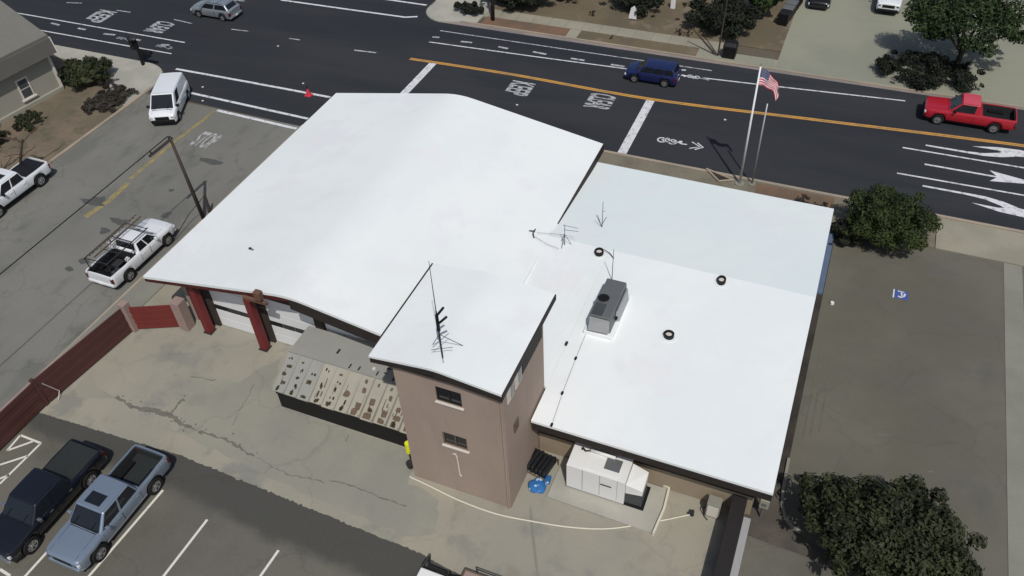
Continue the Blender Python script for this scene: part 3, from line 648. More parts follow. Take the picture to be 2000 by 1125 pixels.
# clerestory lights and door on the tower's right side
for (y0, y1, z0, z1) in ((18.85, 19.45, 7.0, 7.84), (19.65, 20.3, 7.0, 7.84)):
    wd_ = obj('side_window', MB().box(TX1 + .002, TX1 + .05, y0, y1, z0, z1), M['sill'], fs)
    obj('pane', MB().box(TX1 + .05, TX1 + .06, y0 + .3, y1 - .05, z0 + .07, z1 - .06), M['glassdark'], wd_)
obj('side_panel', MB().box(TX1 + .002, TX1 + .045, 20.4, 22.6, 7.15, 7.84), M['trimshade'], fs)
obj('trim', MB().box(TX1 + .002, TX1 + .03, TY0 + .02, TY1, 7.86, 8.05), M['trimshade'], fs)
obj('louvre', MB().box(TX1 + .002, TX1 + .05, 19.3, 19.75, 4.55, 5.15), M['grime'], fs)
obj('downpipe', MB().cyl((TX1 - .1, TY0 - .04, 0.0), (TX1 - .1, TY0 - .04, 7.6), .035), M['stucco'], fs)
RTX0, RTX1, RTY0, RTY1 = -14.68, -8.93, 18.15, 24.0
tzl, tza, tzr, tax = 8.42, 8.75, 8.42, -11.85
crest_roof(RTX0, tax, RTX1, tzl, tza + .01, tzr, RTY0, RTY1, .45, .12, 'tower_roof', M['roof'], 28, 4)
board((RTX0, RTY0, tzl), (tax - .01, RTY0, tza - .04), 0.42, .05, M['fascia'], out=(0, -1, 0))
board((tax + .01, RTY0, tza - .04), (RTX1, RTY0, tzr), 0.48, .05, M['fascia'], out=(0, -1, 0))
board((RTX1, RTY0, tzr), (RTX1, RTY1, tzr), 0.3, .05, M['fascia'], out=(1, 0, 0), drop=0.0)
board((RTX0, RTY0 + .55, tzl + .012), (RTX0, RTY1, tzl + .012), 0.3, .07, M['fascia'], out=(-1, 0, 0), drop=0.0)
board((RTX0, RTY1, tzl), (tax - .01, RTY1, tza - .04), 0.3, .05, M['fascia'], out=(0, 1, 0))
board((tax + .01, RTY1, tza - .04), (RTX1, RTY1, tzr), 0.3, .05, M['fascia'], out=(0, 1, 0))
obj('tower_soffit', MB().box(RTX0 + .05, RTX1 - .05, RTY0 + .06, RTY1 - .06, 8.1, 8.2), M['trimshade'], fs)
obj('conduit', MB().tube([(-11.62, TY0 - .06, 2.95), (-11.5, TY0 - .06, 3.0), (-11.45, TY0 - .06, 2.8), (-11.42, TY0 - .06, 1.5), (-11.36, TY0 - .06, 1.4)], .035, 6), M['sill'], fs)

# ------------------------------------------------------------------ lean-to beside the tower
lt = thing('lean_to_shed', 'low weathered lean-to with mossy sheet roof and dark open front against the tower', 'shed', (-18, 20, 0))
O = Vector((-18, 20, 0))
def L(x, y, z): return (x - O.x, y - O.y, z - O.z)
deck = obj('deck_roof', MB().hexa([L(-22.25, 21.5, 2.26), L(-14.35, 21.5, 2.26), L(-14.3, 23.38, 2.26), L(-22.25, 23.38, 2.26), L(-22.25, 21.5, 2.36), L(-14.35, 21.5, 2.36), L(-14.3, 23.38, 2.36), L(-22.25, 23.38, 2.36)]), M['oldwood'], lt)
rnd = random.Random(9)
nS = 11
for i in range(nS):            # roof sheets with a raised lap on each right edge
    x0 = -22.25 + i * (7.85 / nS); x1 = x0 + 7.85 / nS - .012; h = .05 if i > 5 else .018
    yb = 19.66 + rnd.uniform(-.03, .03); zb = 1.42
    mb = MB().hexa([L(x0, yb, zb - .04), L(x1, yb, zb - .04), L(x1, 21.49, 2.24), L(x0, 21.49, 2.24), L(x0, yb, zb), L(x1, yb, zb), L(x1, 21.49, 2.30), L(x0, 21.49, 2.30)])
    mb.hexa([L(x1 - .13, yb, zb + .001), L(x1, yb, zb + .001), L(x1, 21.49, 2.301), L(x1 - .13, 21.49, 2.301), L(x1 - .11, yb, zb + h * 4), L(x1 - .02, yb, zb + h * 4), L(x1 - .02, 21.49, 2.3 + h), L(x1 - .11, 21.49, 2.3 + h)])
    obj('roof_sheet', mb, M['oldsheet'] if i > 2 else M['oldwood'], lt)
def on_slope(x, t): return (x, 19.68 + t * 1.8, 1.42 + t * .885)
mb = MB(); mb2 = MB()
pitch = 7.85 / nS
for row, t in enumerate((0.07, 0.24, 0.44, 0.64, 0.86)):
    for i in range(nS):
        if rnd.random() < (0.03, .08, .16, .35, .55)[row]: continue
        cx = -22.25 + (i + .42 + .12 * (row % 2)) * pitch + rnd.uniform(-.03, .03)
        w_ = rnd.uniform(.05, .13) * (1.3, 1.1, .9, .7, .5)[row]; hh = rnd.uniform(.03, .06) * (1.3, 1.2, 1, .8, .6)[row]
        tgt = mb if (i < 5 or rnd.random() < .2) else mb2
        if tgt is mb2: w_ = rnd.uniform(.16, .22) * (1, 1, .8, .5, .4)[row]; hh *= 1.6
        for k in range(3 if tgt is mb else 1):
            ox = rnd.uniform(-.1, .1) if tgt is mb else 0; ot = rnd.uniform(-.03, .03) if tgt is mb else 0
            w2 = w_ * (rnd.uniform(.4, .8) if tgt is mb else 1)
            pts = [on_slope(cx + ox + w2 * a * rnd.uniform(.7, 1.15), min(.98, max(.01, t + ot + hh * b_ * rnd.uniform(.7, 1.15)))) for a, b_ in ((-1, -.8), (-.2, -1), (.9, -.9), (1, 0), (.95, .8), (.1, 1), (-.9, .9))]
            n = len(pts); tgt.add([L(x, y, z + .010) for x, y, z in pts] + [L(x, y, z + .028) for x, y, z in pts], [tuple(range(n, 2 * n))] + [(k2, (k2 + 1) % n, n + (k2 + 1) % n, n + k2) for k2 in range(n)])
for k in range(26):
    cx = rnd.uniform(-22.0, -14.7); t0 = rnd.uniform(.0, .5); t1 = t0 + rnd.uniform(.08, .3); w_ = rnd.uniform(.012, .04)
    p = [on_slope(cx - w_, t0), on_slope(cx + w_, t0), on_slope(cx + w_ * .5, min(.98, t1)), on_slope(cx - w_ * .5, min(.98, t1))]
    mb2.add([L(x, y, z + .008) for x, y, z in p] + [L(x, y, z + .016) for x, y, z in p], [(4, 5, 6, 7), (0, 1, 5, 4), (1, 2, 6, 5), (2, 3, 7, 6), (3, 0, 4, 7)])
obj('moss', mb, M['moss'], lt, kind='stuff'); obj('grime', mb2, M['grime'], lt, kind='stuff')
mb = MB()
for (x, y, w_, h) in ((-19.85, 22.35, .05, .3), (-18.1, 22.75, .07, .07), (-16.9, 22.2, .1, .06), (-16.95, 21.9, .06, .06), (-17.3, 21.75, .03, .25), (-16.4, 21.75, .03, .3), (-18.3, 21.72, .03, .25), (-18.8, 21.7, .03, .28)):
    mb.box(x - w_ - O.x, x + w_ - O.x, y - h / 2 - O.y, y + h / 2 - O.y, 2.36, 2.40)
obj('debris', mb, M['iron'], lt)
obj('debris', MB().disc((-17.6 - O.x, 21.95 - O.y), .09, 2.36, 2.42, 8), M['sill'], lt)
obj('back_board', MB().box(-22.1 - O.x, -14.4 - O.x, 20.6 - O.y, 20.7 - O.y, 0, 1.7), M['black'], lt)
for x in (-22.0, -20.1, -18.2, -16.3, -14.5):
    obj('post', MB().box(x - .05 - O.x, x + .05 - O.x, 19.88 - O.y, 19.98 - O.y, 0, 1.36), M['darkwall'], lt)
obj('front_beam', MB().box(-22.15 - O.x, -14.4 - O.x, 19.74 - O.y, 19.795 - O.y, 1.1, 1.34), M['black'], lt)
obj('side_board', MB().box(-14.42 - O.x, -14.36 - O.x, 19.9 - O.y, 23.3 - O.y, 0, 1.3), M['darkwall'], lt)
obj('front_shade', MB().box(-22.15 - O.x, -14.4 - O.x, 19.80 - O.y, 19.86 - O.y, 0.0, 1.09), M['black'], lt)  # black sheet across the open front, standing in for its deep shade
tag(obj('shrub_tuft', MB().box(0, .001, 0, .001, 0, .001), M['moss']), 'x', 'x') if False else None

# ------------------------------------------------------------------ things on the roofs
mt = thing('antenna_mast', 'tall thin antenna mast on tripod legs on the tower roof', 'antenna', (-11.7, 18.85, 8.7))
obj('mast', MB().cyl((0, 0, .0), (0, 0, 2.6), .035, .03).cyl((0, 0, 2.6), (0, 0, 5.05), .02, .01), M['iron'], mt)
for (x, y) in ((-.75, .55), (.5, .95), (.15, -.25), (-.6, .9)): obj('tripod_leg', MB().cyl((x, y, -.12), (0, 0, 1.35), .014, n=5), M['iron'], mt)
for (z, dx) in ((1.9, .42), (2.35, .34)):
    e = obj('dipole', MB().cyl((0, 0, z), (dx, -.02, z + .55), .05, .05, 7), M['black'], mt)
for (z, a) in ((.5, .4), (.7, 2.2), (.95, 1.2)): obj('element', MB().cyl((-.4 * math.cos(a), -.4 * math.sin(a), z), (.45 * math.cos(a), .45 * math.sin(a), z + .1), .012, n=5), M['iron'], mt)
obj('bracket', MB().cyl((0, 0, 1.55), (0, 0, 2.4), .075, .06, 7), M['black'], mt)

cool = thing('rooftop_cooler', 'grey metal rooftop unit with round black fan opening on the wing roof', 'air conditioner', (-7.7, 28.0, 3.86), 0)
obj('casing', MB().hexa([(-.55, -1.35, .12), (.55, -1.35, .12), (.55, 1.45, .12), (-.55, 1.45, .12), (-.50, -1.3, 1.05), (.50, -1.3, 1.05), (.50, 1.4, 1.05), (-.50, 1.4, 1.05)]), M['galv'], cool, bevel=.05)
obj('curb', MB().box(-.72, .72, -1.55, 1.6, -.15, .118), M['roof'], cool, bevel=.04)
fan = obj('fan_opening', MB().cyl((-.22, -.05, 1.052), (-.22, -.05, 1.09), .27, .27, 18), M['black'], cool)
obj('fan_ring', MB().tube([(-.22 + .28 * math.cos(a * PI / 9), -.05 + .28 * math.sin(a * PI / 9), 1.08) for a in range(19)], .02, 5), M['galvdark'], fan)
obj('access_panel', MB().box(-.46, .06, -1.25, -.42, 1.052, 1.075), M['galvdark'], cool)
obj('hood', MB().hexa([(-.5, -1.62, .3), (.5, -1.55, .3), (.5, -1.352, .25), (-.5, -1.352, .25), (-.48, -1.5, .55), (.48, -1.45, .55), (.48, -1.352, .98), (-.48, -1.352, .98)]), M['polegrey'], cool, fixn=True)
obj('side_duct', MB().hexa([(.552, -.5, .15), (.72, -.4, .15), (.72, 1.2, .15), (.552, 1.3, .15), (.552, -.5, .8), (.62, -.4, .8), (.62, 1.2, .8), (.552, 1.3, .8)]), M['polegrey'], cool, fixn=True)
obj('bracket', MB().box(.56, .68, -.72, -.58, .5, .62), M['black'], cool)
def vent(x, y, z, rx, ry, lab, flap=False):
    t = thing('roof_vent', lab, 'roof vent', (x, y, z), 0, 'vents on the wing roof')
    n = 18; mb = MB(); ring = []
    for i in range(n):
        a = 2 * PI * i / n
        for (k, zz) in ((1.0, 0), (1.0, .22), (.68, .22), (.68, .03)): ring.append((rx * k * math.cos(a), ry * k * math.sin(a), zz))
    mb.add(ring, [(4 * i + j, 4 * ((i + 1) % n) + j, 4 * ((i + 1) % n) + j + 1, 4 * i + j + 1) for i in range(n) for j in range(3)])
    obj('collar', mb, M['black'], t, fixn=True)
    obj('cap', MB().disc((0, 0), rx * .66, .02, .12, 14, ry * .66), M['sill'], t)
    obj('flashing', MB().disc((0, 0), rx * 1.5, -.06, .015, 16, ry * 1.5), M['roof'], t)
    return t
v1 = vent(-9.42, 31.95, 4.02, .24, .26, 'round black roof vent by the thin whip antenna beyond the grey rooftop unit')
obj('strap', MB().tube([(.2, .2, .2), (.55, .1, .12), (.85, -.15, .05)], .02, 5), M['black'], v1)
vent(-3.02, 31.95, 4.02, .22, .28, 'black roof vent on the ridge right of the grey unit, alone near the greyer half')
vent(-4.55, 27.6, 3.82, .25, .24, 'round black vent ring alone in the middle of the near wing roof')
def whip(name, lab, x, y, z, h, legs=True, fork=False):
    t = thing(name, lab, 'antenna', (x, y, z), 0, 'antennas on the wing roof')
    obj('mast', MB().cyl((0, 0, 0), (0, 0, h), .022, .014, 6), M['iron'], t)
    if legs:
        for a in (.4, 2.5, 4.6): obj('leg', MB().cyl((.35 * math.cos(a), .35 * math.sin(a), 0), (0, 0, .7), .014, n=5), M['iron'], t)
    if fork: obj('element', MB().tube([(-.28, 0, .75), (-.05, 0, .1), (.22, 0, .75)], .016, 5).cyl((0, 0, h * .62), (.16, 0, h * .62 + .05), .012, n=5), M['iron'], t)
    return t
whip('whip_antenna', 'forked whip antenna on the greyer far half of the wing roof', -9.98, 34.2, 3.93, 1.75, False, True)
whip('whip_antenna', 'thin plain whip antenna standing just behind the grey rooftop unit', -8.2, 30.3, 3.95, 2.05, False)
yg = whip('yagi_antenna', 'antenna on splayed legs with side arms where the two roofs meet', -11.35, 32.0, 4.06, 1.35, True)
obj('crossarm', MB().cyl((-.1, 0, 1.3), (.7, .1, 1.22), .012, n=5).cyl((-.05, 0, 1.0), (.75, .0, 1.1), .012, n=5), M['iron'], yg)
fl = thing('felled_antenna', 'small dark antenna bracket lying on the white roof beside the splayed antenna', 'antenna', (-13.1, 32.1, 4.16), 0, 'antennas on the wing roof')
obj('bracket', MB().tube([(-.35, .12, .1), (-.1, .15, .12), (.0, .2, .25), (-.05, -.1, .2), (.1, -.3, .06)], .03, 5), M['iron'], fl)
obj('guy_wire', MB().tube([(.1, .1, .1), (1.0, .35, .08), (1.6, .45, .1)], .008, 4).tube([(.1, -.2, .06), (.9, -.5, .02), (1.6, -.6, -.02)], .008, 4), M['iron'], fl)
cb = thing('roof_cable', 'thin black cable with clips running from the grey unit to the wing eave', 'cable', (-8.3, 26.9, 3.8))
cp = [(-8.31, 26.9), (-8.24, 24.85), (-8.15, 22.75), (-8.0, 20.98)]
def wz(y): return 3.5 + (y - WY0) * (.55 / (WYR - WY0))
obj('wire', MB().tube([(a + 8.3, b - 26.9, wz(b) + .02 - 3.8) for a, b in cp], .009, 4), M['black'], cb)
for a, b in cp: obj('clip', MB().box(a + 8.3 - .05, a + 8.3 + .05, b - 26.9 - .09, b - 26.9 + .09, wz(b) + .01 - 3.8, wz(b) + .09 - 3.8), M['black'], cb, bevel=.015)
for (x, y, z, lab) in ((-8.95, 25.55, wz(25.55), 'tiny dark fitting on the wing roof beside the tower'), ):
    tag(obj('roof_fitting', MB().box(x - .06, x + .06, y - .12, y + .12, z, z + .1), M['iron'], bevel=.02), lab, 'roof fitting')
rf = obj('roof_fitting', MB().box(-.16, -.02, -.05, .06, 0, .09).box(.06, .14, -.1, .0, 0, .08), M['iron']); rf.location = (-26.3, 25.2, 4.88)
tag(rf, 'pair of tiny dark fittings on the main roof near its left rear corner', 'roof fitting')

# ------------------------------------------------------------------ yard things
def fence_run(root, a, b, h, m, n, boards=True, cap=None):
    """one bay: stacked horizontal metal boards between two ground points"""
    a = Vector(a); b = Vector(b); d = (b - a); Lg = d.length; d.normalize(); nr = Vector((-d.y, d.x)); bh = (h - .1) / n
    for k in range(n):
        z0 = .1 + k * bh; z1 = z0 + bh - .03; t0, t1 = (.02, .05) if k % 2 else (.05, .08)
        p = [a + nr * -t0, b + nr * -t0, b + nr * t1, a + nr * t1]
        obj('board', MB().hexa([(q.x, q.y, z0) for q in p] + [(q.x, q.y, z1) for q in p]), m, root, fixn=True)
fn = thing('red_metal_fence', 'bent red and maroon metal board fence between the station and the street', 'fence', (0, 0, 0))
C0, C1, C2, C3 = (-30.35, 22.75), (-33.05, 21.55), (-33.72, 15.6), (-33.8, 9.0)
fence_run(fn, (-30.5, 22.72), (-32.9, 21.62), 1.75, M['redfence'], 8)
fence_run(fn, (-33.12, 21.3), (-33.68, 15.75), 1.8, M['maroonfence'], 6)
fence_run(fn, (-33.72, 15.5), (-33.85, 4.0), 1.8, M['maroonfence'], 5)
for (p, w_) in ((C1, .22), (C0, .3)):
    obj('post', MB().box(p[0] - w_, p[0] + w_, p[1] - w_, p[1] + w_, 0, 2.05), M['blockpost'], fn, bevel=.02)
obj('post', MB().box(-33.82, -33.62, 15.52, 15.72, 0, 1.95), M['maroonfence'], fn, bevel=.02)
for k in (1.81, ): obj('top_rail', MB().ribbon([(-33.72, 15.5), (-33.85, 4.0)], .12, k, k + .05), M['blockpost'], fn)
obj('top_rail', MB().ribbon([(-33.1, 21.3), (-33.7, 15.75)], .1, 1.802, 1.83), M['maroonfence'], fn)
tag(obj('fence_pipe', MB().tube([(-33.55, 15.9, 1.4), (-33.5, 16.4, .3), (-33.3, 16.0, .05)], .02, 5), M['sill']), 'thin pale pipe bent against the maroon fence foot', 'pipe')

yl = thing('yellow_bollard', 'bright yellow sleeve on a dark post at the lean-to corner by the tower', 'bollard', (-14.55, 19.3, 0))
obj('post', MB().cyl((0, 0, 0), (0, 0, 1.2), .05), M['iron'], yl)
obj('sleeve', MB().cyl((0, 0, .55), (0, 0, 1.22), .15, .14, 14), M['yellowbin'], yl)
bk = thing('mop_bucket', 'small dark wheeled bucket with handle at the tower foot under the yellow sleeve', 'bucket', (-14.3, 18.85, 0))
obj('tub', MB().cyl((0, 0, .06), (0, 0, .38), .15, .2, 12), M['iron'], bk)
obj('handle', MB().tube([(.15, .05, .3), (.25, .2, .8), (.1, .25, .95), (-.05, .2, .9)], .022, 6), M['black'], bk)
gen = thing('white_generator', 'white boxy generator cabinet on a concrete pad behind the wing', 'generator', (-5.7, 21.05, 0.12))
def GN(x, y, z): return (x + 5.7, y - 21.05, z - .12)
obj('cabinet', MB().hexa([GN(-7.1, 20.38, .2), GN(-4.4, 20.36, .2), GN(-4.42, 21.68, .2), GN(-7.12, 21.7, .2), GN(-7.1, 20.38, 1.85), GN(-4.4, 20.36, 1.85), GN(-4.42, 21.68, 1.85), GN(-7.12, 21.7, 1.85)]), M['genwhite'], gen, bevel=.02)
obj('skid', MB().hexa([GN(-7.14, 20.42, .12), GN(-3.5, 20.4, .12), GN(-3.5, 21.66, .12), GN(-7.14, 21.66, .12), GN(-7.14, 20.42, .198), GN(-3.5, 20.4, .198), GN(-3.5, 21.66, .198), GN(-7.14, 21.66, .198)]), M['black'], gen)
obj('top_panel', MB().hexa([GN(-6.35, 20.5, 1.852), GN(-4.75, 20.5, 1.852), GN(-4.75, 21.0, 1.852), GN(-6.35, 21.0, 1.852), GN(-6.35, 20.5, 1.87), GN(-4.75, 20.5, 1.87), GN(-4.75, 21.0, 1.87), GN(-6.35, 21.0, 1.87)]), M['genwhite'], gen)
obj('air_inlet', MB().hexa([GN(-5.5, 20.75, 1.873), GN(-4.8, 20.75, 1.873), GN(-4.8, 21.4, 1.873), GN(-5.5, 21.4, 1.873), GN(-5.5, 20.75, 1.885), GN(-4.8, 20.75, 1.885), GN(-4.8, 21.4, 1.885), GN(-5.5, 21.4, 1.885)]), M['galv'], gen)
obj('muffler', MB().cyl(GN(-6.3, 21.42, 1.97), GN(-5.15, 21.4, 1.97), .09, .09, 12), M['genwhite'], gen, smooth=True)
obj('exhaust_pipe', MB().tube([GN(-6.7, 21.35, 1.9), GN(-6.68, 21.4, 2.0), GN(-6.5, 21.28, 1.98), GN(-6.35, 21.38, 1.95)], .035, 7).tube([GN(-6.33, 21.53, 1.89), GN(-5.6, 21.53, 1.9), GN(-5.1, 21.5, 1.89)], .02, 5), M['black'], gen)
obj('plenum', MB().hexa([GN(-4.39, 20.5, .9), GN(-3.65, 20.6, .9), GN(-3.65, 21.55, .9), GN(-4.39, 21.6, .9), GN(-4.39, 20.45, 1.62), GN(-3.65, 20.6, 1.25), GN(-3.65, 21.55, 1.45), GN(-4.39, 21.64, 1.62)]), M['genwhite'], gen, bevel=.015)
obj('louvre', MB().hexa([GN(-4.39, 20.5, .2), GN(-3.62, 20.52, .2), GN(-3.62, 21.5, .2), GN(-4.39, 21.5, .2), GN(-4.39, 20.5, .896), GN(-3.7, 20.6, .896), GN(-3.7, 21.5, .896), GN(-4.39, 21.5, .896)]), M['galvdark'], gen, fixn=True)
for k in range(3): obj('panel_seam', MB().hexa([GN(-6.35 + k * .8, 20.362, .3), GN(-6.34 + k * .8, 20.362, .3), GN(-6.34 + k * .8, 20.372, .3), GN(-6.35 + k * .8, 20.372, .3), GN(-6.35 + k * .8, 20.352, 1.8), GN(-6.34 + k * .8, 20.352, 1.8), GN(-6.34 + k * .8, 20.372, 1.8), GN(-6.35 + k * .8, 20.372, 1.8)]), M['galvdark'], gen)
obj('door_latch', MB().hexa([GN(-5.5, 20.33, 1.2), GN(-5.0, 20.33, 1.2), GN(-5.0, 20.38, 1.2), GN(-5.5, 20.38, 1.2), GN(-5.5, 20.33, 1.25), GN(-5.0, 20.33, 1.25), GN(-5.0, 20.38, 1.25), GN(-5.5, 20.38, 1.25)]), M['galvdark'], gen)
ground('generator_pad', [[(-7.75, 19.6), (-2.75, 19.5), (-2.7, 20.8), (-2.75, 21.9), (-7.75, 21.9)]], M['corner'], 0.10)
obj('pad_kerb', MB().ribbon([(-3.0, 22.0), (-2.72, 21.9), (-2.66, 20.8), (-2.78, 19.45)], .10, 0, .24), M['hose'], kind='structure')
hs = obj('fire_hose', MB().tube([(x, y, .045) for x, y in smooth_pts([(-14.1, 18.35), (-13.0, 18.22), (-11.4, 18.02), (-9.6, 17.98), (-7.98, 18.2), (-6.2, 18.55), (-4.6, 19.1), (-2.9, 20.1), (-1.55, 21.0)], 6)], .035, 8), M['hose'], smooth=True)
tag(hs, 'long cream fire hose curving over the concrete from tower to wing', 'hose')
tag(obj('hydrant_valve', MB().cyl((-1.45, 21.05, 0), (-1.45, 21.05, .35), .09, .07, 9).cyl((-1.45, 21.05, .25), (-1.6, 20.95, .2), .05, n=8), M['iron'], smooth=False), 'small dark standpipe valve at the right end of the cream hose', 'valve')
tp = thing('black_tarp_stack', 'stack of folded black ribbed mats on a low rack by the tower', 'mat stack', (-8.6, 20.95, 0), R(-10))
for k in range(6): obj('mat', MB().box(-.62 + k * .21, -.45 + k * .21, -.55, .55, .25 + .02 * (k % 2), .62 + .03 * (k % 3)), M['tarpblack'], tp, bevel=.05)
obj('rack', MB().tube([(-.75, -.6, .3), (.7, -.62, .3)], .025, 5).tube([(-.75, .6, .45), (.7, .6, .45)], .025, 5).cyl((-.7, -.6, 0), (-.7, -.6, .3), .025).cyl((.65, -.6, 0), (.65, -.6, .3), .025).cyl((-.7, .6, 0), (-.7, .6, .45), .025).cyl((.65, .6, 0), (.65, .6, .45), .025), M['grime'], tp)
mB, tB, bB = new_mat('blue_patterned_cloth')
vr = tB.nodes.new('ShaderNodeTexVoronoi'); vr.inputs['Scale'].default_value = 4.5
cr = tB.nodes.new('ShaderNodeValToRGB'); cr.color_ramp.elements[0].color = (.45, .66, .85, 1); cr.color_ramp.elements[1].color = (.02, .13, .36, 1)
cr.color_ramp.elements[0].position = .3; cr.color_ramp.elements[1].position = .42
tcB = tB.nodes.new('ShaderNodeTexCoord'); tB.links.new(tcB.outputs['Object'], vr.inputs['Vector']); tB.links.new(vr.outputs['Distance'], cr.inputs[0]); tB.links.new(cr.outputs[0], bB.inputs['Base Color']); bB.inputs['Roughness'].default_value = .8
bm = bmesh.new(); bmesh.ops.create_icosphere(bm, subdivisions=3, radius=.42)
for v in bm.verts: v.co.z = v.co.z * .38 + .17; v.co += v.co.normalized() * .05 * math.sin(v.co.x * 11 + v.co.y * 7)
me = bpy.data.meshes.new('bundle'); bm.to_mesh(me); bm.free()
bd = obj('cloth_bundle', me, mB, smooth=True); bd.location = (-8.3, 19.95, 0); tag(bd, 'blue and white patterned bundle on the ground by the black mats', 'bundle')
obj('loose_end', MB().hexa([(.12, .2, .02), (.45, .3, .02), (.4, .75, .02), (.1, .65, .02), (.15, .22, .22), (.4, .3, .3), (.36, .7, .26), (.12, .6, .2)]), mB, bd, bevel=.05)
gt = thing('dark_wall', 'long low black painted wall with pale coping running back from the wing corner', 'wall', (0.35, 15, 0))
obj('wall_body', MB().box(-.33, .30, -20, 6.9, 0, 1.25), M['trimshade'], gt, bevel=.02)
obj('coping', MB().box(.31, .62, -20, 6.2, 0, .9), mat('pale_coping', (0.33, 0.33, 0.33), .8, var=.1), gt, bevel=.02)
ub = thing('utility_box', 'grey utility cabinet with conduit standing left of the black wall', 'utility box', (-.62, 21.45, 0))
obj('cabinet', MB().box(-.32, .28, -.22, .3, 0, .95), M['walkgrey'], ub, bevel=.03)
obj('door', MB().box(-.26, .22, -.235, -.222, .1, .85), M['sill'], ub)
obj('conduit', MB().tube([(-.33, -.1, .6), (-.45, -.15, .3), (-.3, -.3, .02), (-.15, -.42, .02)], .025, 6), M['black'], ub)
ub2 = thing('wall_meter', 'pale square meter box with cover under the wing roof corner', 'meter box', (1.35, 22.0, .0))
obj('box', MB().box(-.2, .2, -.15, .15, .9, 1.5), M['walk'], ub2, bevel=.04); obj('cover', MB().box(-.1, .1, -.17, -.152, 1.1, 1.3), M['galv'], ub2); obj('stand', MB().cyl((0, 0, 0), (0, 0, .9), .05), M['galv'], ub2)
pp = obj('wing_corner_post', MB().box(0.05, .18, 22.2, 22.33, 0, 3.05), M['sill'], fs)
# a trailer and a small white cart cut by the bottom edge of the picture
ct = thing('white_cart', 'white boxy cart with dark handle at the bottom edge of the picture', 'cart', (-10.6, 13.45, 0))
obj('box', MB().box(-.62, .5, -1.3, .62, .45, 1.0), M['genwhite'], ct, bevel=.05)
obj('frame', MB().tube([(-.6, .62, .95), (-.45, 1.1, 1.15), (-.3, .72, 1.05), (.55, .7, 1.02), (.62, .2, .95)], .05, 6), M['black'], ct)
for x in (-.6, .5): obj('wheel', MB().cyl((x - .05, -.3, .25), (x + .05, -.3, .25), .25, n=14), M['rubber'], ct)
tr = thing('steel_trailer', 'flat steel trailer frame with pinkish deck at the bottom edge of the picture', 'trailer', (-8.35, 13.85, 0))
obj('deck', MB().box(-1.2, 1.9, -1.3, .95, .45, .52), M['blockpost'], tr)
obj('frame', MB().tube([(-1.25, 1.0, .5), (1.95, 1.0, .5), (1.95, -1.3, .5)], .05, 6).tube([(-1.25, 1.0, .5), (-1.25, -1.3, .5)], .04, 6), M['grime'], tr)
obj('rail', MB().tube([(-.7, 1.02, .85), (1.95, 1.02, .85)], .03, 6).cyl((-.7, 1.02, .5), (-.7, 1.02, .85), .03).cyl((1.9, 1.02, .5), (1.9, 1.02, .85), .03), M['iron'], tr)
obj('hitch', MB().cyl((-1.25, .6, .5), (-1.8, .5, .48), .05, .04).cyl((-1.7, .5, .1), (-1.7, .5, .75), .05), M['black'], tr)
for (y) in (-.6,): obj('wheel', MB().cyl((-1.35, y, .32), (-1.2, y, .32), .32, n=14), M['rubber'], tr)

# ------------------------------------------------------------------ poles, flag, signs
fp = thing('flagpole', 'tall white flagpole in front of the wing flying the striped flag', 'flagpole', (-4.3, 45.9, 0))
obj('pole', MB().cyl((0, 0, 0), (0, 0, 8.5), .085, .05, 12), M['polewhite'], fp, smooth=True)
obj('finial', MB().cyl((0, 0, 8.5), (0, 0, 8.64), .07, .03, 10), M['chrome'], fp); obj('base', MB().disc((0, 0), .3, .0, .15, 14), M['walkgrey'], fp)
fp2 = thing('grey_pole', 'shorter bare grey pole standing right of the white flagpole', 'flagpole', (-3.55, 46.15, 0))
obj('pole', MB().cyl((0, 0, 0), (0, 0, 6.0), .06, .045, 10), M['polegrey'], fp2, smooth=True); obj('base', MB().disc((0, 0), .22, 0, .14, 12), M['walkgrey'], fp2)
flag = thing('flag', 'limp american flag with red and white stripes hanging at the white pole top', 'flag', (-4.24, 45.88, 8.35))
def flag_pt(u, v):         # u along the fly, v down the hoist; the cloth droops and folds
    d = u * 1.55
    x = d * (.90 - .12 * u); z = -v * 1.05 * (1 - .25 * u) - .95 * u * u - .12 * u; y = .20 * math.sin(u * 9 + v * 1.5) * u ** .6
    return (x + .06 * math.sin(v * 7 + u * 4) * u, y, z)
def cloth(u0, u1, v0, v1, nu=10, nv=2, off=0.0):
    mb = MB(); vs = [(lambda p: (p[0], p[1] + off, p[2]))(flag_pt(u0 + (u1 - u0) * i / nu, v0 + (v1 - v0) * j / nv)) for j in range(nv + 1) for i in range(nu + 1)]
    return mb.add(vs, [(j * (nu + 1) + i, j * (nu + 1) + i + 1, (j + 1) * (nu + 1) + i + 1, (j + 1) * (nu + 1) + i) for j in range(nv) for i in range(nu)])
for k in range(13):
    u0 = .4 if k < 7 else 0
    obj('stripe', cloth(u0, 1, k / 13, (k + 1) / 13, 16 if k > 6 else 10, 1), M['flagred'] if k % 2 == 0 else M['flagwhite'], flag, smooth=True)
can = obj('canton', cloth(0, .4, 0, 7 / 13, 8, 7), M['flagblue'], flag, smooth=True)
mb = MB()
for r_ in range(9):
    for c_ in range(6 if r_ % 2 == 0 else 5):
        u = (.033 + c_ * .0667 + (0 if r_ % 2 == 0 else .0333)); v = (r_ + 1) * 7 / 13 / 10; p = flag_pt(u, v)
        for off in (-.004, .004): mb.add([(p[0] - .02, p[1] + off, p[2]), (p[0], p[1] + off, p[2] - .02), (p[0] + .02, p[1] + off, p[2]), (p[0], p[1] + off, p[2] + .02)], [(0, 1, 2, 3)])
obj('stars', mb, M['flagwhite'], can)
up = thing('utility_pole', 'slim dark wooden utility pole on the kerb left of the station', 'utility pole', (-35.55, 31.0, 0))
obj('pole', MB().cyl((0, 0, 0), (-.3, 0, 6.25), .13, .085, 10), M['wood'], up, smooth=True)
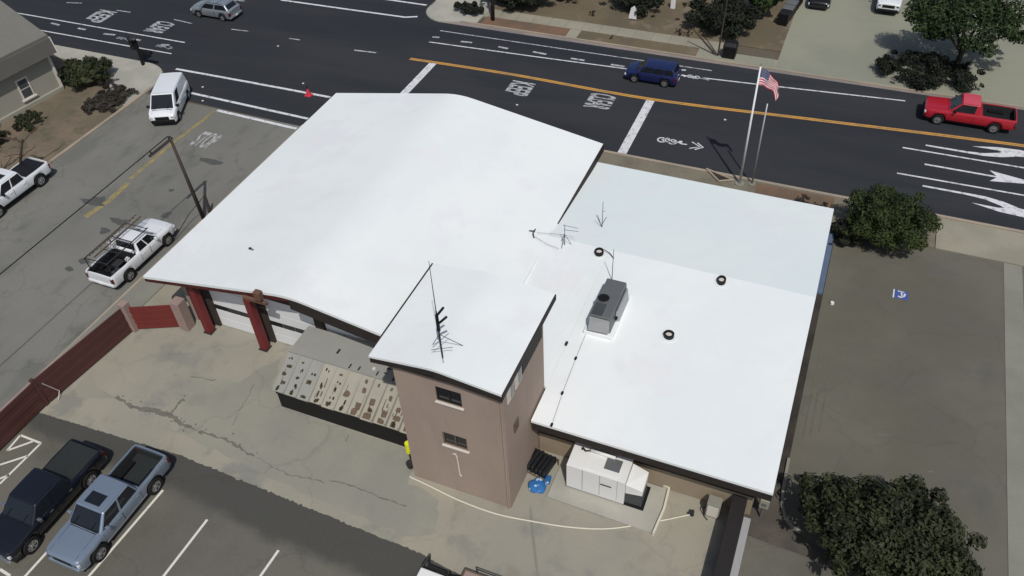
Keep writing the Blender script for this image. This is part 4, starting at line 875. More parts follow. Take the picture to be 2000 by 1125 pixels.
obj('crossarm', MB().box(-.36, -.24, -1.9, .15, 6.0, 6.12), M['wood'], up)
for y in (-.1, -1.7): obj('insulator', MB().cyl((-.3, y, 6.12), (-.3, y, 6.3), .05), M['iron'], up)
tag(obj('overhead_wire', MB().tube([(-35.9, 31 - .1 - k * 2.5, 6.3 - .12 * math.sin(min(1, k / 14) * PI)) for k in range(0, 15)], .03, 5), M['black']), 'long black overhead wire running from the utility pole along the side street', 'wire')
tag(obj('guy_cable', MB().tube([(-35.5, 31.6, 1.5), (-36.0, 30.4, .8), (-36.0, 28.4, .05)], .025, 5), M['black']), 'slack black cable down to the kerb beside the utility pole', 'cable')
tag(obj('stub_post', MB().cyl((-35.62, 31.7, 0), (-35.55, 31.75, 1.5), .13, .06, 8), M['wood']), 'short dark leaning post on the kerb beside the utility pole', 'post')
sp = thing('traffic_signal', 'dark traffic signal on a pole at the left street corner', 'traffic light', (-53.35, 46.2, 0))
obj('pole', MB().cyl((0, 0, 0), (.05, 0, 2.5), .13, .11, 10), M['black'], sp)
for (x, y, z, ax) in ((-.45, .2, 1.35, 0), (.75, .1, 1.25, 1)):
    h = obj('signal_head', MB().box(x - .28, x + .28, y - .2, y + .2, z, z + 1.05) if not ax else MB().box(x - .75, x + .55, y - .14, y + .14, z - .05, z + .22), M['black'], sp, bevel=.04)
    if not ax:
        for k in range(3): obj('lens', MB().cyl((x, y - .205, z + .2 + k * .32), (x, y - .23, z + .2 + k * .32), .11, n=10), M['iron'], h)
obj('cap', MB().cyl((.05, 0, 2.5), (.05, 0, 2.62), .42, .3), M['iron'], sp)
ss = thing('street_sign', 'thin dark leaning pole and forked prop by the far kerb', 'pole', (-9.25, 62.2, 0))
obj('pole', MB().cyl((0, 0, 0), (.12, .1, 5.2), .07, .05, 8), M['wood'], ss)
obj('brace', MB().cyl((.0, 0, 0), (-2.3, .8, 1.6), .10, .05, 8), M['wood'], ss)
obj('lamp', MB().disc((.12, .1), .2, 5.2, 5.35, 10), M['polegrey'], ss)
pw = obj('palm_pole', MB().cyl((-28.85, 62.5, 0), (-28.6, 62.6, 7.0), .17, .12, 10), M['bark_t'], smooth=True); tag(pw, 'slim brown wooden pole in the bark strip of the far kerb', 'pole')
bn = thing('black_bin', 'lone black rounded bin on the far pavement right of the leaning pole', 'bin', (-8.35, 62.35, 0.1))
obj('body', MB().hexa([(-.5, -.42, 0), (.45, -.42, 0), (.45, .42, 0), (-.5, .42, 0), (-.55, -.5, 1.0), (.5, -.5, 1.0), (.5, .5, 1.0), (-.55, .5, 1.0)]), M['black'], bn, bevel=.05)
obj('lid', MB().hexa([(-.58, -.52, 1.005), (.53, -.52, 1.005), (.53, .52, 1.005), (-.58, .52, 1.005), (-.4, -.3, 1.3), (.38, -.3, 1.3), (.38, .35, 1.3), (-.4, .35, 1.3)]), M['black'], bn, bevel=.05)
ws = thing('yard_sign', 'small white pointed yard sign before the big far shrub', 'sign', (-17.45, 66.2, .09))
obj('board', MB().prism([(-.35, 0), (.35, 0), (.3, .95), (.1, 1.15), (-.15, .95)], -.03, .03), M['signwhite'], ws)
bpy.data.objects['board.001' if False else 'board']
for o in ws.children: o.matrix_local = Matrix(((1, 0, 0, 0), (0, 0, -1, 0), (0, 1, 0, .1), (0, 0, 0, 1)))
obj('stake', MB().cyl((0, .02, 0), (0, .02, .12), .03), M['wood'], ws)
ws2 = tag(obj('white_post', MB().box(-14.95, -14.55, 69.3, 69.6, .0, 1.2), M['signwhite'], bevel=.04), 'white square post on the dry lawn right of the big far shrub', 'post')
for k, (x, y) in enumerate(((-18.2, 62.3),)): tag(obj('kerb_stub', MB().cyl((x, y, .1), (x + .25, y, .5), .09, .05), M['wood']), 'small dark stump in the dry strip beside the far kerb', 'stump')
tag(obj('small_bollard', MB().cyl((2.6, 36.7, 0), (2.6, 36.7, .12), .11, .1, 10), M['signwhite']), 'tiny white marker dot on the car park beside the wing', 'marker')
pl = thing('planter', 'triangular stone edged planter by the flagpole', 'planter', (-5.7, 46.0, .08))
obj('edging', MB().tube([(-.95, .75, .08), (.1, -.35, .08), (.95, .1, .08)], .07, 6).tube([(-.95, .75, .08), (.95, .1, .08)], .06, 6), M['curb'], pl)
obj('soil', MB().prism([(-.85, .65), (.1, -.25), (.85, .1)], 0, .05), M['soilshade'], pl)

# ------------------------------------------------------------------ house at the left edge
A = R(-8.5)
hs_ = thing('beige_house', 'beige house with broad grey roof at the left edge of the picture', 'house', (-57.1, 41.0, 0), A)
# local: +y runs along the front wall towards the main road, -x is into the house
obj('wall', MB().box(-11, 0, -22, 0, -.2, 3.5), M['housewall'], hs_)
obj('gable_wall', MB().add([(-11, -.01, 3.5), (0, -.01, 3.5), (-5.5, -.01, 5.9), (-11, -.1, 3.5), (0, -.1, 3.5), (-5.5, -.1, 5.9)], [(0, 1, 2), (3, 5, 4), (0, 3, 4, 1), (1, 4, 5, 2), (2, 5, 3, 0)]), M['housewall'], hs_)
obj('roof', MB().hexa([(.25, -23, 4.35), (.25, .55, 4.35), (-5.5, .55, 6.75), (-5.5, -23, 6.75), (.25, -23, 4.5), (.25, .55, 4.5), (-5.5, .55, 6.9), (-5.5, -23, 6.9)]), M['houseroof'], hs_, fixn=True)
obj('roof', MB().hexa([(-11.6, -23, 4.35), (-11.6, .55, 4.35), (-5.51, .55, 6.75), (-5.51, -23, 6.75), (-11.6, -23, 4.5), (-11.6, .55, 4.5), (-5.51, .55, 6.9), (-5.51, -23, 6.9)]), M['houseroof'], hs_, fixn=True)
for k in range(10):
    obj('siding_board', MB().hexa([(.62 - .04 * k * .5, -23, 3.15 + .118 * k), (.62 - .04 * k * .5, .5, 3.15 + .118 * k), (.1, .5, 3.15 + .118 * k), (.1, -23, 3.15 + .118 * k), (.6 - .04 * k * .5, -23, 3.26 + .118 * k), (.6 - .04 * k * .5, .5, 3.26 + .118 * k), (.1, .5, 3.26 + .118 * k), (.1, -23, 3.26 + .118 * k)]), M['houseband'], hs_, fixn=True)
obj('corner_trim', MB().box(.002, .1, -.1, .1, 0, 3.1).hexa([(.5, .5, 3.1), (.66, .5, 3.1), (.66, .58, 3.1), (.5, .58, 3.1), (.28, .5, 4.34), (.44, .5, 4.34), (.44, .58, 4.34), (.28, .58, 4.34)]), M['sill'], hs_)
for y in (-2.75, -6.9):
    wn = obj('window', MB().box(.002, .05, y - .5, y + .5, .75, 2.35), M['sill'], hs_)
    for z in (.84, 1.58): obj('pane', MB().box(.051, .06, y - .38, y + .38, z, z + .66), M['galvdark'], wn)
    obj('sill', MB().box(.0, .16, y - .62, y + .62, .64, .745), M['sill'], wn)
obj('foundation', MB().box(.002, .25, -22, .0, -.1, .35), M['housewall'], hs_)

# ------------------------------------------------------------------ plants
def leaf_blob(mb, c, r, n, size, rd, flat=1.0):
    """n small folded leaf clusters spread over and inside an uneven lump"""
    c = Vector(c)
    for _ in range(n):
        d = Vector((rd.gauss(0, 1), rd.gauss(0, 1), rd.gauss(0, 1))).normalized()
        k = rd.random() ** .33 * rd.uniform(.85, 1.12)
        p = c + Vector((d.x * r[0] * k, d.y * r[1] * k, d.z * r[2] * k))
        s = size * .62 * rd.uniform(.55, 1.5)
        nr = (d + Vector((rd.uniform(-.8, .8), rd.uniform(-.8, .8), rd.uniform(-.2, .9)))).normalized()
        a = nr.orthogonal().normalized(); a.rotate(Matrix.Rotation(rd.random() * 6.28, 3, nr)); b = nr.cross(a)
        q = [p - a * s, p - b * s * .55 + nr * s * .15, p + a * s, p + b * s * .55 + nr * s * .15]
        mb.add([tuple(v) for v in q], [(0, 1, 2, 3)])
def plant(name, lab, cat, base, h, rad, m, seed, leaves=2500, size=.14, clumps=14, trunk=.12, low=.15, group=None, core=True, trunk_h=None, squash=.8, limbs=5, stretch=(1, 1)):
    t = thing(name, lab, cat, base, 0, group); rd = random.Random(seed); mb = MB()
    z0 = h * low; cen = []
    for i in range(clumps):
        q = (i + .5) / clumps; a = 2 * PI * i * .618034 + rd.uniform(-.25, .25); dz = 1 - 1.25 * q; rr = math.sqrt(max(0, 1 - dz * dz)); k = rd.uniform(.58, .92)
        cen.append((rr * k * rad * math.cos(a) * stretch[0], rr * k * rad * math.sin(a) * stretch[1], z0 + (h - z0) * max(.12, .42 + .5 * dz * k), rad * rd.uniform(.17, .33)))
    for i in range(int(clumps * .7)):       # sprigs that stand out of the outline
        a = rd.uniform(0, 2 * PI); dz = rd.uniform(-.1, .9); rr = math.sqrt(1 - dz * dz); k = rd.uniform(.94, 1.16)
        cen.append((rr * k * rad * math.cos(a) * stretch[0], rr * k * rad * math.sin(a) * stretch[1], z0 + (h - z0) * max(.1, .42 + .54 * dz * k), rad * rd.uniform(.06, .15)))
    if core:
        cm = MB(); bm = bmesh.new(); bmesh.ops.create_icosphere(bm, subdivisions=3, radius=1.0)
        for v in bm.verts:
            f = 1 + .22 * math.sin(v.co.x * 5 + seed) * math.cos(v.co.y * 4.3 + seed * 2) + .12 * math.sin(v.co.z * 9 + v.co.x * 6)
            v.co = Vector((v.co.x * rad * .6 * f * stretch[0], v.co.y * rad * .6 * f * stretch[1], z0 + (h - z0) * (.40 + .34 * v.co.z * f)))
        mb.add([tuple(v.co) for v in bm.verts], [tuple(v.index for v in f.verts) for f in bm.faces]); bm.free()
    for (x, y, z, r_) in cen: leaf_blob(mb, (x, y, z), (r_, r_, r_ * squash), max(12, int(leaves * 1.85 * (r_ / rad) ** 2 / .06 / clumps)), size, rd)
    obj('crown', mb, m, t)
    tm = MB(); th = trunk_h or max(.3, z0 + (h - z0) * .3)
    tm.tube([(0, 0, -.1), (.05, .02, th * .5), (0, .06, th)], [trunk, trunk * .8, trunk * .6], 8)
    for i in range(limbs):
        x, y, z, r_ = cen[(i * 3 + 1) % clumps]; tm.tube([(0, .04, th * .75), (x * .45, y * .45, th + (z - th) * .55), (x * .85, y * .85, z)], [trunk * .5, trunk * .32, trunk * .12], 6)
    obj('trunk', tm, M['bark_t'], t)
    return t
plant('broadleaf_tree', 'broad dark green tree with short trunk at the edge of the far car park', 'tree', (8.1, 66.1, .05), 5.4, 4.0, M['leaf'], 11, 7000, .19, 26, .26, .32, core=False, trunk_h=1.6, squash=.72, limbs=9, stretch=(1.08, .85))
plant('shade_shrub', 'low sprawling dark shrub standing in for shade under the far car park tree', 'shrub', (6.0, 63.75, .05), 1.2, 2.5, M['yew'], 12, 7500, .13, 34, .08, 0.0, squash=.55, stretch=(1.6, .9), core=False)  # dark low leaf mass put in for the shade below the tree
plant('round_bush', 'rounded green bush between the wing corner and the driveway', 'bush', (4.75, 43.35, 0), 3.1, 2.5, M['bushg'], 13, 8000, .125, 34, .12, .0)
plant('low_shrub', 'ragged dark low shrub squeezed between the wing and the rounded bush', 'shrub', (2.7, 42.5, 0), 1.2, 1.15, M['yew'], 14, 1000, .15, 7, .05, 0.0)
plant('spreading_tree', 'large dark olive tree at the lower right corner of the picture', 'tree', (6.1, 21.9, 0), 3.4, 2.95, M['olive'], 15, 11000, .16, 40, .22, .02, limbs=9, stretch=(1.12, .86))
plant('broadleaf_shrub', 'dense dark shrub at the street corner beside the beige house', 'shrub', (-55.6, 42.6, .06), 2.1, 2.0, M['olive'], 16, 3000, .15, 16, .1, .0, stretch=(1.25, .9))
plant('shade_patch', 'flat purple grey leaf patch standing in for shrub shadow between the corner shrub and the white van', 'shadow patch', (-51.9, 40.6, .08), .55, 1.7, M['brownleaf'], 17, 2600, .10, 16, .05, 0.0, squash=.3, stretch=(.95, 1.3))  # flat leafy patch added in place of a plant's shadow on the ground
plant('bare_shrub', 'pale twiggy low shrub at the corner pavement edge', 'shrub', (-53.2, 42.0, .1), 1.0, .7, M['brownleaf'], 18, 260, .09, 6, .04, .1, core=False, limbs=6)
plant('foundation_shrub', 'small scruffy green shrub against the beige house wall', 'shrub', (-55.3, 35.9, .06), 1.0, 1.15, M['olive'], 19, 900, .12, 9, .05, 0.0, core=False, stretch=(.8, 1.2))
plant('foundation_shrub', 'dark shrub at the left picture edge above the white pickup', 'shrub', (-56.0, 33.0, .06), 1.5, 1.3, M['yew'], 20, 1100, .14, 9, .06, 0.0)
def bare_tree(lab, base, h, seed, lean):
    t = thing('bare_tree', lab, 'tree', base); rd = random.Random(seed); mb = MB()
    top = (lean[0], lean[1], h); mb.tube([(0, 0, -.1), (lean[0] * .4, lean[1] * .4, h * .5), top], [.14, .1, .06], 7)
    obj('trunk', mb, M['bark_t'], t); mb = MB()
    for i in range(11):
        f = rd.uniform(.55, 1.0); a = rd.uniform(0, 6.28); l = rd.uniform(.6, 1.4); s = Vector(top) * f; e = s + Vector((math.cos(a) * l, math.sin(a) * l, rd.uniform(.1, .6)))
        mb.tube([tuple(s), tuple(s.lerp(e, .5) + Vector((0, 0, .08))), tuple(e)], [.04, .03, .012], 5)
        for k in range(2): g_ = e + Vector((rd.uniform(-.4, .4), rd.uniform(-.4, .4), rd.uniform(0, .3))); mb.tube([tuple(s.lerp(e, .6)), tuple(g_)], [.02, .008], 4)
    obj('branches', mb, M['twig'], t); return t
bare_tree('bare forked tree on the verge just behind the white pickup bed', (-50.6, 30.4, .1), 2.6, 21, (.5, 1.1))
bare_tree('leaning bare tree on the verge beside the white pickup cab', (-50.9, 28.9, .1), 2.6, 22, (-1.0, .7))
# along the far side of the main road
plant('street_hedge', 'black green street trees massed behind the corner pavement', 'tree', (-28.0, 65.9, .1), 2.8, 2.6, M['yew'], 23, 3200, .2, 20, .2, .02, stretch=(1.5, .8), group='shrubs beyond the far pavement')
plant('corner_shrub', 'low dark shrub on the corner pavement edge beside the far kerb', 'shrub', (-31.3, 63.0, .1), 1.3, 1.1, M['yew'], 24, 500, .14, 6, .05, 0, stretch=(1.3, .7))
plant('round_shrub', 'flat topped dark shrub at the top edge between the bark strip and the round one', 'shrub', (-24.3, 68.9, .1), 1.6, 1.9, M['yew'], 25, 900, .18, 9, .08, 0, group='shrubs beyond the far pavement')
plant('round_shrub', 'big round black green shrub behind the white yard sign', 'shrub', (-17.6, 68.6, .1), 2.6, 2.6, M['yew'], 26, 1800, .18, 12, .1, 0, group='shrubs beyond the far pavement')
plant('round_shrub', 'wide dark shrub behind the leaning pole, right of the white post', 'shrub', (-9.9, 66.6, .1), 2.6, 2.6, M['yew'], 27, 2400, .18, 13, .1, 0, group='shrubs beyond the far pavement', stretch=(1.25, .8))
plant('green_tree', 'mid green tree rising at the top edge behind the wide dark shrub', 'tree', (-7.4, 70.0, .1), 4.2, 2.0, M['leaf'], 28, 1600, .2, 12, .14, .1)
for k, (x, y, s_) in enumerate(((-13.1, 64.9, .35), (-12.4, 64.8, .4), (-21.0, 66.0, .3))):
    plant('grass_tuft', ('small dry tuft left of a pair at the far pavement edge', 'small dry tuft right of a pair at the far pavement edge', 'small dry tuft on the lawn before the flat topped shrub')[k], 'plant', (x, y, .09), .5, s_, M['brownleaf'], 30 + k, 90, .1, 4, .03, 0, core=False, limbs=2, group='dry tufts on the far lawn')
plant('street_plant', 'thin weedy plant in the front bed at the right end of the wing roof', 'plant', (-.2, 45.0, .1), .7, .5, M['brownleaf'], 35, 160, .09, 5, .03, 0, core=False, limbs=3, group='weedy plants in the front bed')
plant('street_plant', 'second weedy plant in the front bed nearer the wing corner', 'plant', (.9, 44.7, .1), .7, .5, M['brownleaf'], 36, 160, .09, 5, .03, 0, core=False, limbs=3, group='weedy plants in the front bed')

# ------------------------------------------------------------------ vehicles
def interp(xs, x):
    if x <= xs[0][0]: return xs[0][1]
    for (a, b), (c, d) in zip(xs, xs[1:]):
        if x <= c: return b + (d - b) * (x - a) / (c - a) if c > a else d
    return xs[-1][1]
RIM_CACHE = {}
def wheel_meshes(r, w):
    key = (r, w)
    if key in RIM_CACHE: return RIM_CACHE[key]
    n = 26; prof = [(r * .62, -w / 2), (r * .93, -w / 2), (r, -w * .32), (r, w * .32), (r * .93, w / 2), (r * .62, w / 2)]
    mb = MB(); vs = [(p[0] * math.cos(2 * PI * i / n), p[1], p[0] * math.sin(2 * PI * i / n)) for i in range(n) for p in prof]; k = len(prof)
    mb.add(vs, [(i * k + j, i * k + (j + 1) % k, ((i + 1) % n) * k + (j + 1) % k, ((i + 1) % n) * k + j) for i in range(n) for j in range(k)])
    ty = mb.mesh('tyre'); ty.materials.append(M['rubber'])
    rb = MB(); rr = r * .63
    for s in (-1, 1):
        y = s * w * .42
        rb.cyl((0, y - .02, 0), (0, y + .02, 0), rr * .28, n=12)
        for q in range(6):
            a = q * PI / 3; da = .2
            rb.add([(rr * .2 * math.cos(a - .5), y, rr * .2 * math.sin(a - .5)), (rr * math.cos(a - da), y, rr * math.sin(a - da)), (rr * math.cos(a + da), y, rr * math.sin(a + da)), (rr * .2 * math.cos(a + .5), y, rr * .2 * math.sin(a + .5)),
                    (rr * .2 * math.cos(a - .5), y - s * .03, rr * .2 * math.sin(a - .5)), (rr * math.cos(a - da), y - s * .05, rr * math.sin(a - da)), (rr * math.cos(a + da), y - s * .05, rr * math.sin(a + da)), (rr * .2 * math.cos(a + .5), y - s * .03, rr * .2 * math.sin(a + .5))],
                   [(0, 1, 2, 3), (7, 6, 5, 4), (0, 4, 5, 1), (2, 6, 7, 3)])
        for i in range(n):
            a, b = 2 * PI * i / n, 2 * PI * (i + 1) / n
            rb.add([(rr * .88 * math.cos(a), y, rr * .88 * math.sin(a)), (rr * 1.01 * math.cos(a), y + s * .012, rr * 1.01 * math.sin(a)), (rr * 1.01 * math.cos(b), y + s * .012, rr * 1.01 * math.sin(b)), (rr * .88 * math.cos(b), y, rr * .88 * math.sin(b))], [(0, 1, 2, 3)])
    rb.cyl((0, -w * .2, 0), (0, w * .2, 0), rr * .97, n=20)
    rm = rb.mesh('rim')
    RIM_CACHE[key] = (ty, rm); return ty, rm

def vehicle(name, lab, cat, loc, rz, paint, L, W, belt, top, cab, wheels, wr=.37, sill=.42, bed=None, crown=.05, nose=.35, tailr=.25, roofmat=None, glass=None,
            windows=((.06, .48), (.53, .95)), bedmat='liner', chrome=False, rear_glass=True, group=None, tail_z=None, dark_bumper=False, front_h=None, hw_top=.78, rimdark=False):
    """local +x is forward, origin under the middle. belt: [(x from front, height)], cab: (front foot, rear foot, front top, rear top, roof height), wheels: x from front; bed: (x0, x1, floor)"""
    t = thing(name, lab, cat, loc, rz, group); hw = W / 2; X = lambda d: L / 2 - d
    xs = set([0.0, .04, .1, .2, L - .2, L - .1, L - .04, L])
    k = 0.0
    while k < L: xs.add(round(k, 3)); k += .1
    Ra = wr + .09
    for wx in wheels:
        for q in range(-8, 9): xs.add(round(wx + Ra * math.sin(q / 8 * PI / 2), 3))
    if bed: xs |= {bed[0], bed[0] + .012, bed[1], bed[1] + .012}
    xs = sorted(x for x in xs if 0 <= x <= L); rings = []
    for x in xs:
        zs = sill
        for wx in wheels:
            if abs(x - wx) < Ra: zs = max(zs, wr + math.sqrt(max(0, Ra * Ra - (x - wx) ** 2)) * .98)
        zt = interp(belt, x)
        f = 1.0
        if x < nose: f = 1 - .16 * (1 - x / nose) ** 2
        if x > L - tailr: f = min(f, 1 - .08 * (1 - (L - x) / tailr) ** 2)
        if x < .1 : zs += .10 * (1 - x / .1)
        w_ = hw * f; inb = bed and bed[0] + .006 < x < bed[1] + .006
        z1 = min(zs + .14, zt - .2); z2 = max(z1 + .02, zt - .24)
        for wx in wheels:
            e = abs(x - wx)
            if e < Ra + .12: w_ += .03 * (1 - e / (Ra + .12))
        p = [(w_ * .95, zs), (w_ * .995, z1), (w_, z2), (w_ * .985, zt - .07), (w_ * .94, zt)]
        if inb: p += [(w_ * .86, zt), (w_ * .84, bed[2]), (0, bed[2])]
        else: p += [(w_ * .75, zt + crown * .45), (w_ * .4, zt + crown * .85), (0, zt + crown)]
        rings.append([(X(x), y, z) for y, z in p] + [(X(x), -y, z) for y, z in p[-2::-1]])
    n = len(rings[0]); mb = MB(); mb.add([v for r_ in rings for v in r_], [(i * n + j, i * n + j + 1, (i + 1) * n + j + 1, (i + 1) * n + j) for i in range(len(rings) - 1) for j in range(n - 1)])
    for e, i in ((0, 0), (1, len(rings) - 1)):
        idx = [i * n + j for j in range(n)]; mb.f.append(tuple(idx if e else idx[::-1])); mb.mi.append(0)
    body = obj('body', mb, paint, t, fixn=True)
    try: body.data.set_sharp_from_angle(angle=R(38)); body.data.polygons.foreach_set('use_smooth', [True] * len(body.data.polygons))
    except Exception: pass
    ub = MB().box(X(L - .25), X(.25), -hw * .80, hw * .80, .22, sill + .25)
    obj('underbody', ub, M['black'], t)
    # wheel wells
    for wx in wheels:
        for s in (-1, 1): obj('wheel_well', MB().box(X(wx) - Ra * .98, X(wx) + Ra * .98, hw * .5 if s > 0 else -hw * .86, hw * .86 if s > 0 else -hw * .5, .3, min(wr + Ra * .9, interp(belt, wx) - .1)), M['black'], t)
    ty, rm = wheel_meshes(wr, .24)
    for wx in wheels:
        for s in (-1, 1):
            o = bpy.data.objects.new('wheel', ty); COL.objects.link(o); o.parent = t; o.location = (X(wx), s * (hw - .10), wr)
            r_ = bpy.data.objects.new('rim', rm); COL.objects.link(r_); r_.parent = o
    if not rm.materials: rm.materials.append(M['rim'])
    # cab
    cf, cr2, tf, tr2, H = cab; zb0 = interp(belt, cf) - .03; zb1 = interp(belt, cr2) - .03; wb = hw * .94; wt = hw * hw_top
    B = [(X(cf), -wb, zb0), (X(cf), wb, zb0), (X(cr2), wb, zb1), (X(cr2), -wb, zb1)]; T = [(X(tf), -wt, H - .05), (X(tf), wt, H - .05), (X(tr2), wt, H - .04), (X(tr2), -wt, H - .04)]
    gl = glass or M['glassdark']
    # the shell: pillars in paint with a crowned roof
    cb_ = obj('cab', MB().hexa(B + T), paint, t, bevel=.09, seg=4, fixn=True, smooth=True); cb_.modifiers[0].harden_normals = True
    nx, ny = 5, 6; rv = []
    for i in range(nx + 1):
        for j in range(ny + 1):
            u, v = i / nx, j / ny; e = (1 - (2 * v - 1) ** 2) * .6 + .4 * (1 - (2 * u - 1) ** 2)
            rv.append((X(tf + .03 + (tr2 - tf - .06) * u), wt * .96 * (2 * v - 1), H - .045 + .05 * e))
    obj('roof_panel', MB().add(rv, [(i * (ny + 1) + j, i * (ny + 1) + j + 1, (i + 1) * (ny + 1) + j + 1, (i + 1) * (ny + 1) + j) for i in range(nx) for j in range(ny)]), roofmat or paint, t, smooth=True, fixn=True)
    def pane(a, b, c, d, u0, u1, v0, v1, nm, off=.008):
        a, b, c, d = map(Vector, (a, b, c, d)); nrm = (b - a).cross(d - a).normalized(); cen = (a + b + c + d) / 4
        if nrm.dot(cen - Vector((X((tf + tr2) / 2), 0, H * .7))) < 0: nrm.negate()
        def bl(u, v): return (a.lerp(b, u)).lerp(d.lerp(c, u), v)
        q = [bl(u0, v0), bl(u1, v0), bl(u1, v1), bl(u0, v1)]
        return obj(nm, MB().hexa([tuple(v - nrm * .02) for v in q] + [tuple(v + nrm * off) for v in q]), gl, t, fixn=True)
    pane(B[0], B[1], T[1], T[0], .06, .94, .10, .93, 'windshield')
    if rear_glass: pane(B[3], B[2], T[2], T[3], .10, .90, .22, .88, 'rear_window')
    for s in (0, 1):
        a, b, c, d = (B[1], B[2], T[2], T[1]) if s else (B[0], B[3], T[3], T[0])
        for (u0, u1) in windows: pane(a, b, c, d, u0, u1, .12, .90, 'side_window')
    # lights, grille, bumpers, mirrors, handles
    fh = front_h or interp(belt, .1)
    for s in (-1, 1):
        obj('headlight', MB().box(X(.14), X(.0) - .0, s * hw * .78 - .16, s * hw * .78 + .16, fh - .30, fh - .10), M['head'], t, bevel=.04)
        zt = interp(belt, L - .1)
        obj('tail_light', MB().box(X(L) - .012, X(L - .16), s * hw * .88 - .09, s * hw * .88 + .09, zt - .48, zt - .14), M['tail'], t, bevel=.02)
        mx_ = cf + .35
        obj('mirror', MB().hexa([(X(mx_ + .1), s * (hw * .96), zb0 + .06), (X(mx_ - .04), s * (hw * .96), zb0 + .06), (X(mx_ - .02), s * (hw + .19), zb0 + .06), (X(mx_ + .1), s * (hw + .19), zb0 + .06), (X(mx_ + .1), s * (hw * .96), zb0 + .22), (X(mx_ - .04), s * (hw * .96), zb0 + .22), (X(mx_ - .02), s * (hw + .19), zb0 + .25), (X(mx_ + .1), s * (hw + .19), zb0 + .25)]), M['chrome'] if chrome else (M['black'] if dark_bumper else paint), t, bevel=.02, fixn=True)
        for (u0, u1) in windows[:2]:
            hx = cf + (cr2 - cf) * u1 - .16
            obj('door_handle', MB().box(X(hx + .09), X(hx - .09), s * (hw - .005) - .02, s * (hw - .005) + .03, zb0 - .14, zb0 - .10), M['chrome'] if chrome else paint, t)
        gap = MB()
        for (u0, u1) in windows[:2]:
            for u in (u0 - .02, u1 + .025):
                hx = cf + (cr2 - cf) * u; gap.box(X(hx + .007), X(hx - .007), s * hw - .004, s * hw + .004, sill + .16, zb0 - .03)
        obj('door_gap', gap, M['black'], t)
    obj('grille', MB().box(X(.06), X(0) + .012, -hw * .52, hw * .52, fh - .36, fh - .10), M['chrome'] if chrome else M['black'], t, bevel=.02)
    wv0 = Vector(((B[0][0] + T[0][0]) / 2, 0, (B[0][2] + T[0][2]) / 2))
    for yy in (-.35, .25):
        p0 = Vector((B[0][0] - .05, yy * hw * 1.6, B[0][2] + .07)); p1 = p0.lerp(Vector((T[0][0], yy * hw * 1.6 + .35, T[0][2])), .45); off = Vector((.03, 0, .03))
        obj('wiper', MB().cyl(tuple(p0 + off), tuple(p1 + off), .012, n=4), M['black'], t)
    obj('licence_plate', MB().box(X(L + .075), X(L + .055), -.16, .16, sill + .06, sill + .2), M['signwhite'], t)
    obj('hood_gap', MB().box(X(cf - .02), X(cf - .045), -hw * .72, hw * .72, interp(belt, cf) + .02, interp(belt, cf) + crown + .004), M['black'], t)
    for s in (-1, 1):
        q = [(X(d), s * hw * .70, interp(belt, d) + crown * .48) for d in (.14, .4, .8, cf - .05)]
        obj('hood_seam', MB().tube(q, .008, 4), M['black'], t)
    bm_ = M['black'] if dark_bumper else (M['chrome'] if chrome else paint)
    obj('front_bumper', MB().box(X(.2), X(-.06), -hw * .86, hw * .86, sill - .02, sill + .20), bm_, t, bevel=.05)
    obj('rear_bumper', MB().box(X(L + .06), X(L - .12), -hw * .90, hw * .90, sill + .02, sill + .22), bm_, t, bevel=.04)
    if bed:
        x0, x1, fl_ = bed; zr = interp(belt, (x0 + x1) / 2); wi = hw * .845
        mb = MB(); mb.box(X(x1 - .02), X(x0 + .03), -wi + .02, wi - .02, fl_ + .002, fl_ + .03)
        for s in (-1, 1): mb.box(X(x1 - .02), X(x0 + .03), s * wi - .02, s * wi + .02, fl_ + .03, zr - .03)
        mb.box(X(x0 + .03) - .03, X(x0 + .03) + .02, -wi, wi, fl_ + .031, zr - .03); mb.box(X(x1 - .02) - .01, X(x1 - .02) + .03, -wi, wi, fl_ + .031, zr - .03)
        nr_ = 9
        for q in range(nr_): yy = -wi + .12 + q * (2 * wi - .24) / (nr_ - 1); mb.box(X(x1 - .05), X(x0 + .08), yy - .03, yy + .03, fl_ + .031, fl_ + .045)
        obj('bed_liner', mb, M[bedmat], t)
        obj('tailgate', MB().box(X(L) - .012, X(L) + .0, -hw * .78, hw * .78, fl_ + .02, zr - .02), paint, t, bevel=.004)
    return t
HN = -PI / 2       # heading towards -y
TB = [(0, .98), (.1, 1.06), (.5, 1.12), (1.6, 1.17), (3.7, 1.20), (5.8, 1.24)]
sv = vehicle('pickup_truck', 'silver blue crew cab pickup with sunroof parked beside a black pickup', 'pickup truck', (-25.72, 11.75, 0), HN, M['psilver'], 5.85, 2.0, TB, 0, (1.45, 3.95, 2.15, 3.72, 1.88), (1.02, 4.65), .44, .46, bed=(4.0, 5.76, .72), bedmat='greyliner', chrome=False)
obj('sunroof', MB().box(.05, .62, -.42, .42, 1.873, 1.895), M['glassdark'], sv, bevel=.03)
obj('cowl_vent', MB().box(1.32, 1.45, -.75, .75, 1.16, 1.235), M['black'], sv, bevel=.02)
obj('hood_crease', MB().hexa([(1.4, .42, 1.19), (1.4, .46, 1.19), (2.7, .5, 1.08), (2.7, .46, 1.08), (1.4, .42, 1.222), (1.4, .46, 1.222), (2.7, .5, 1.12), (2.7, .46, 1.12)]), M['psilver'], sv)
dk = vehicle('pickup_truck', 'black crew cab pickup parked left of the silver blue pickup', 'pickup truck', (-28.85, 10.95, 0), HN, M['pdark'], 5.8, 2.0, TB, 0, (1.45, 3.9, 2.15, 3.68, 1.88), (1.0, 4.6), .43, .46, bed=(3.98, 5.72, .72), chrome=True)
obj('tonneau_cover', MB().box(-2.78, -1.12, -.86, .86, 1.225, 1.25), M['greyliner'], dk, bevel=.02)
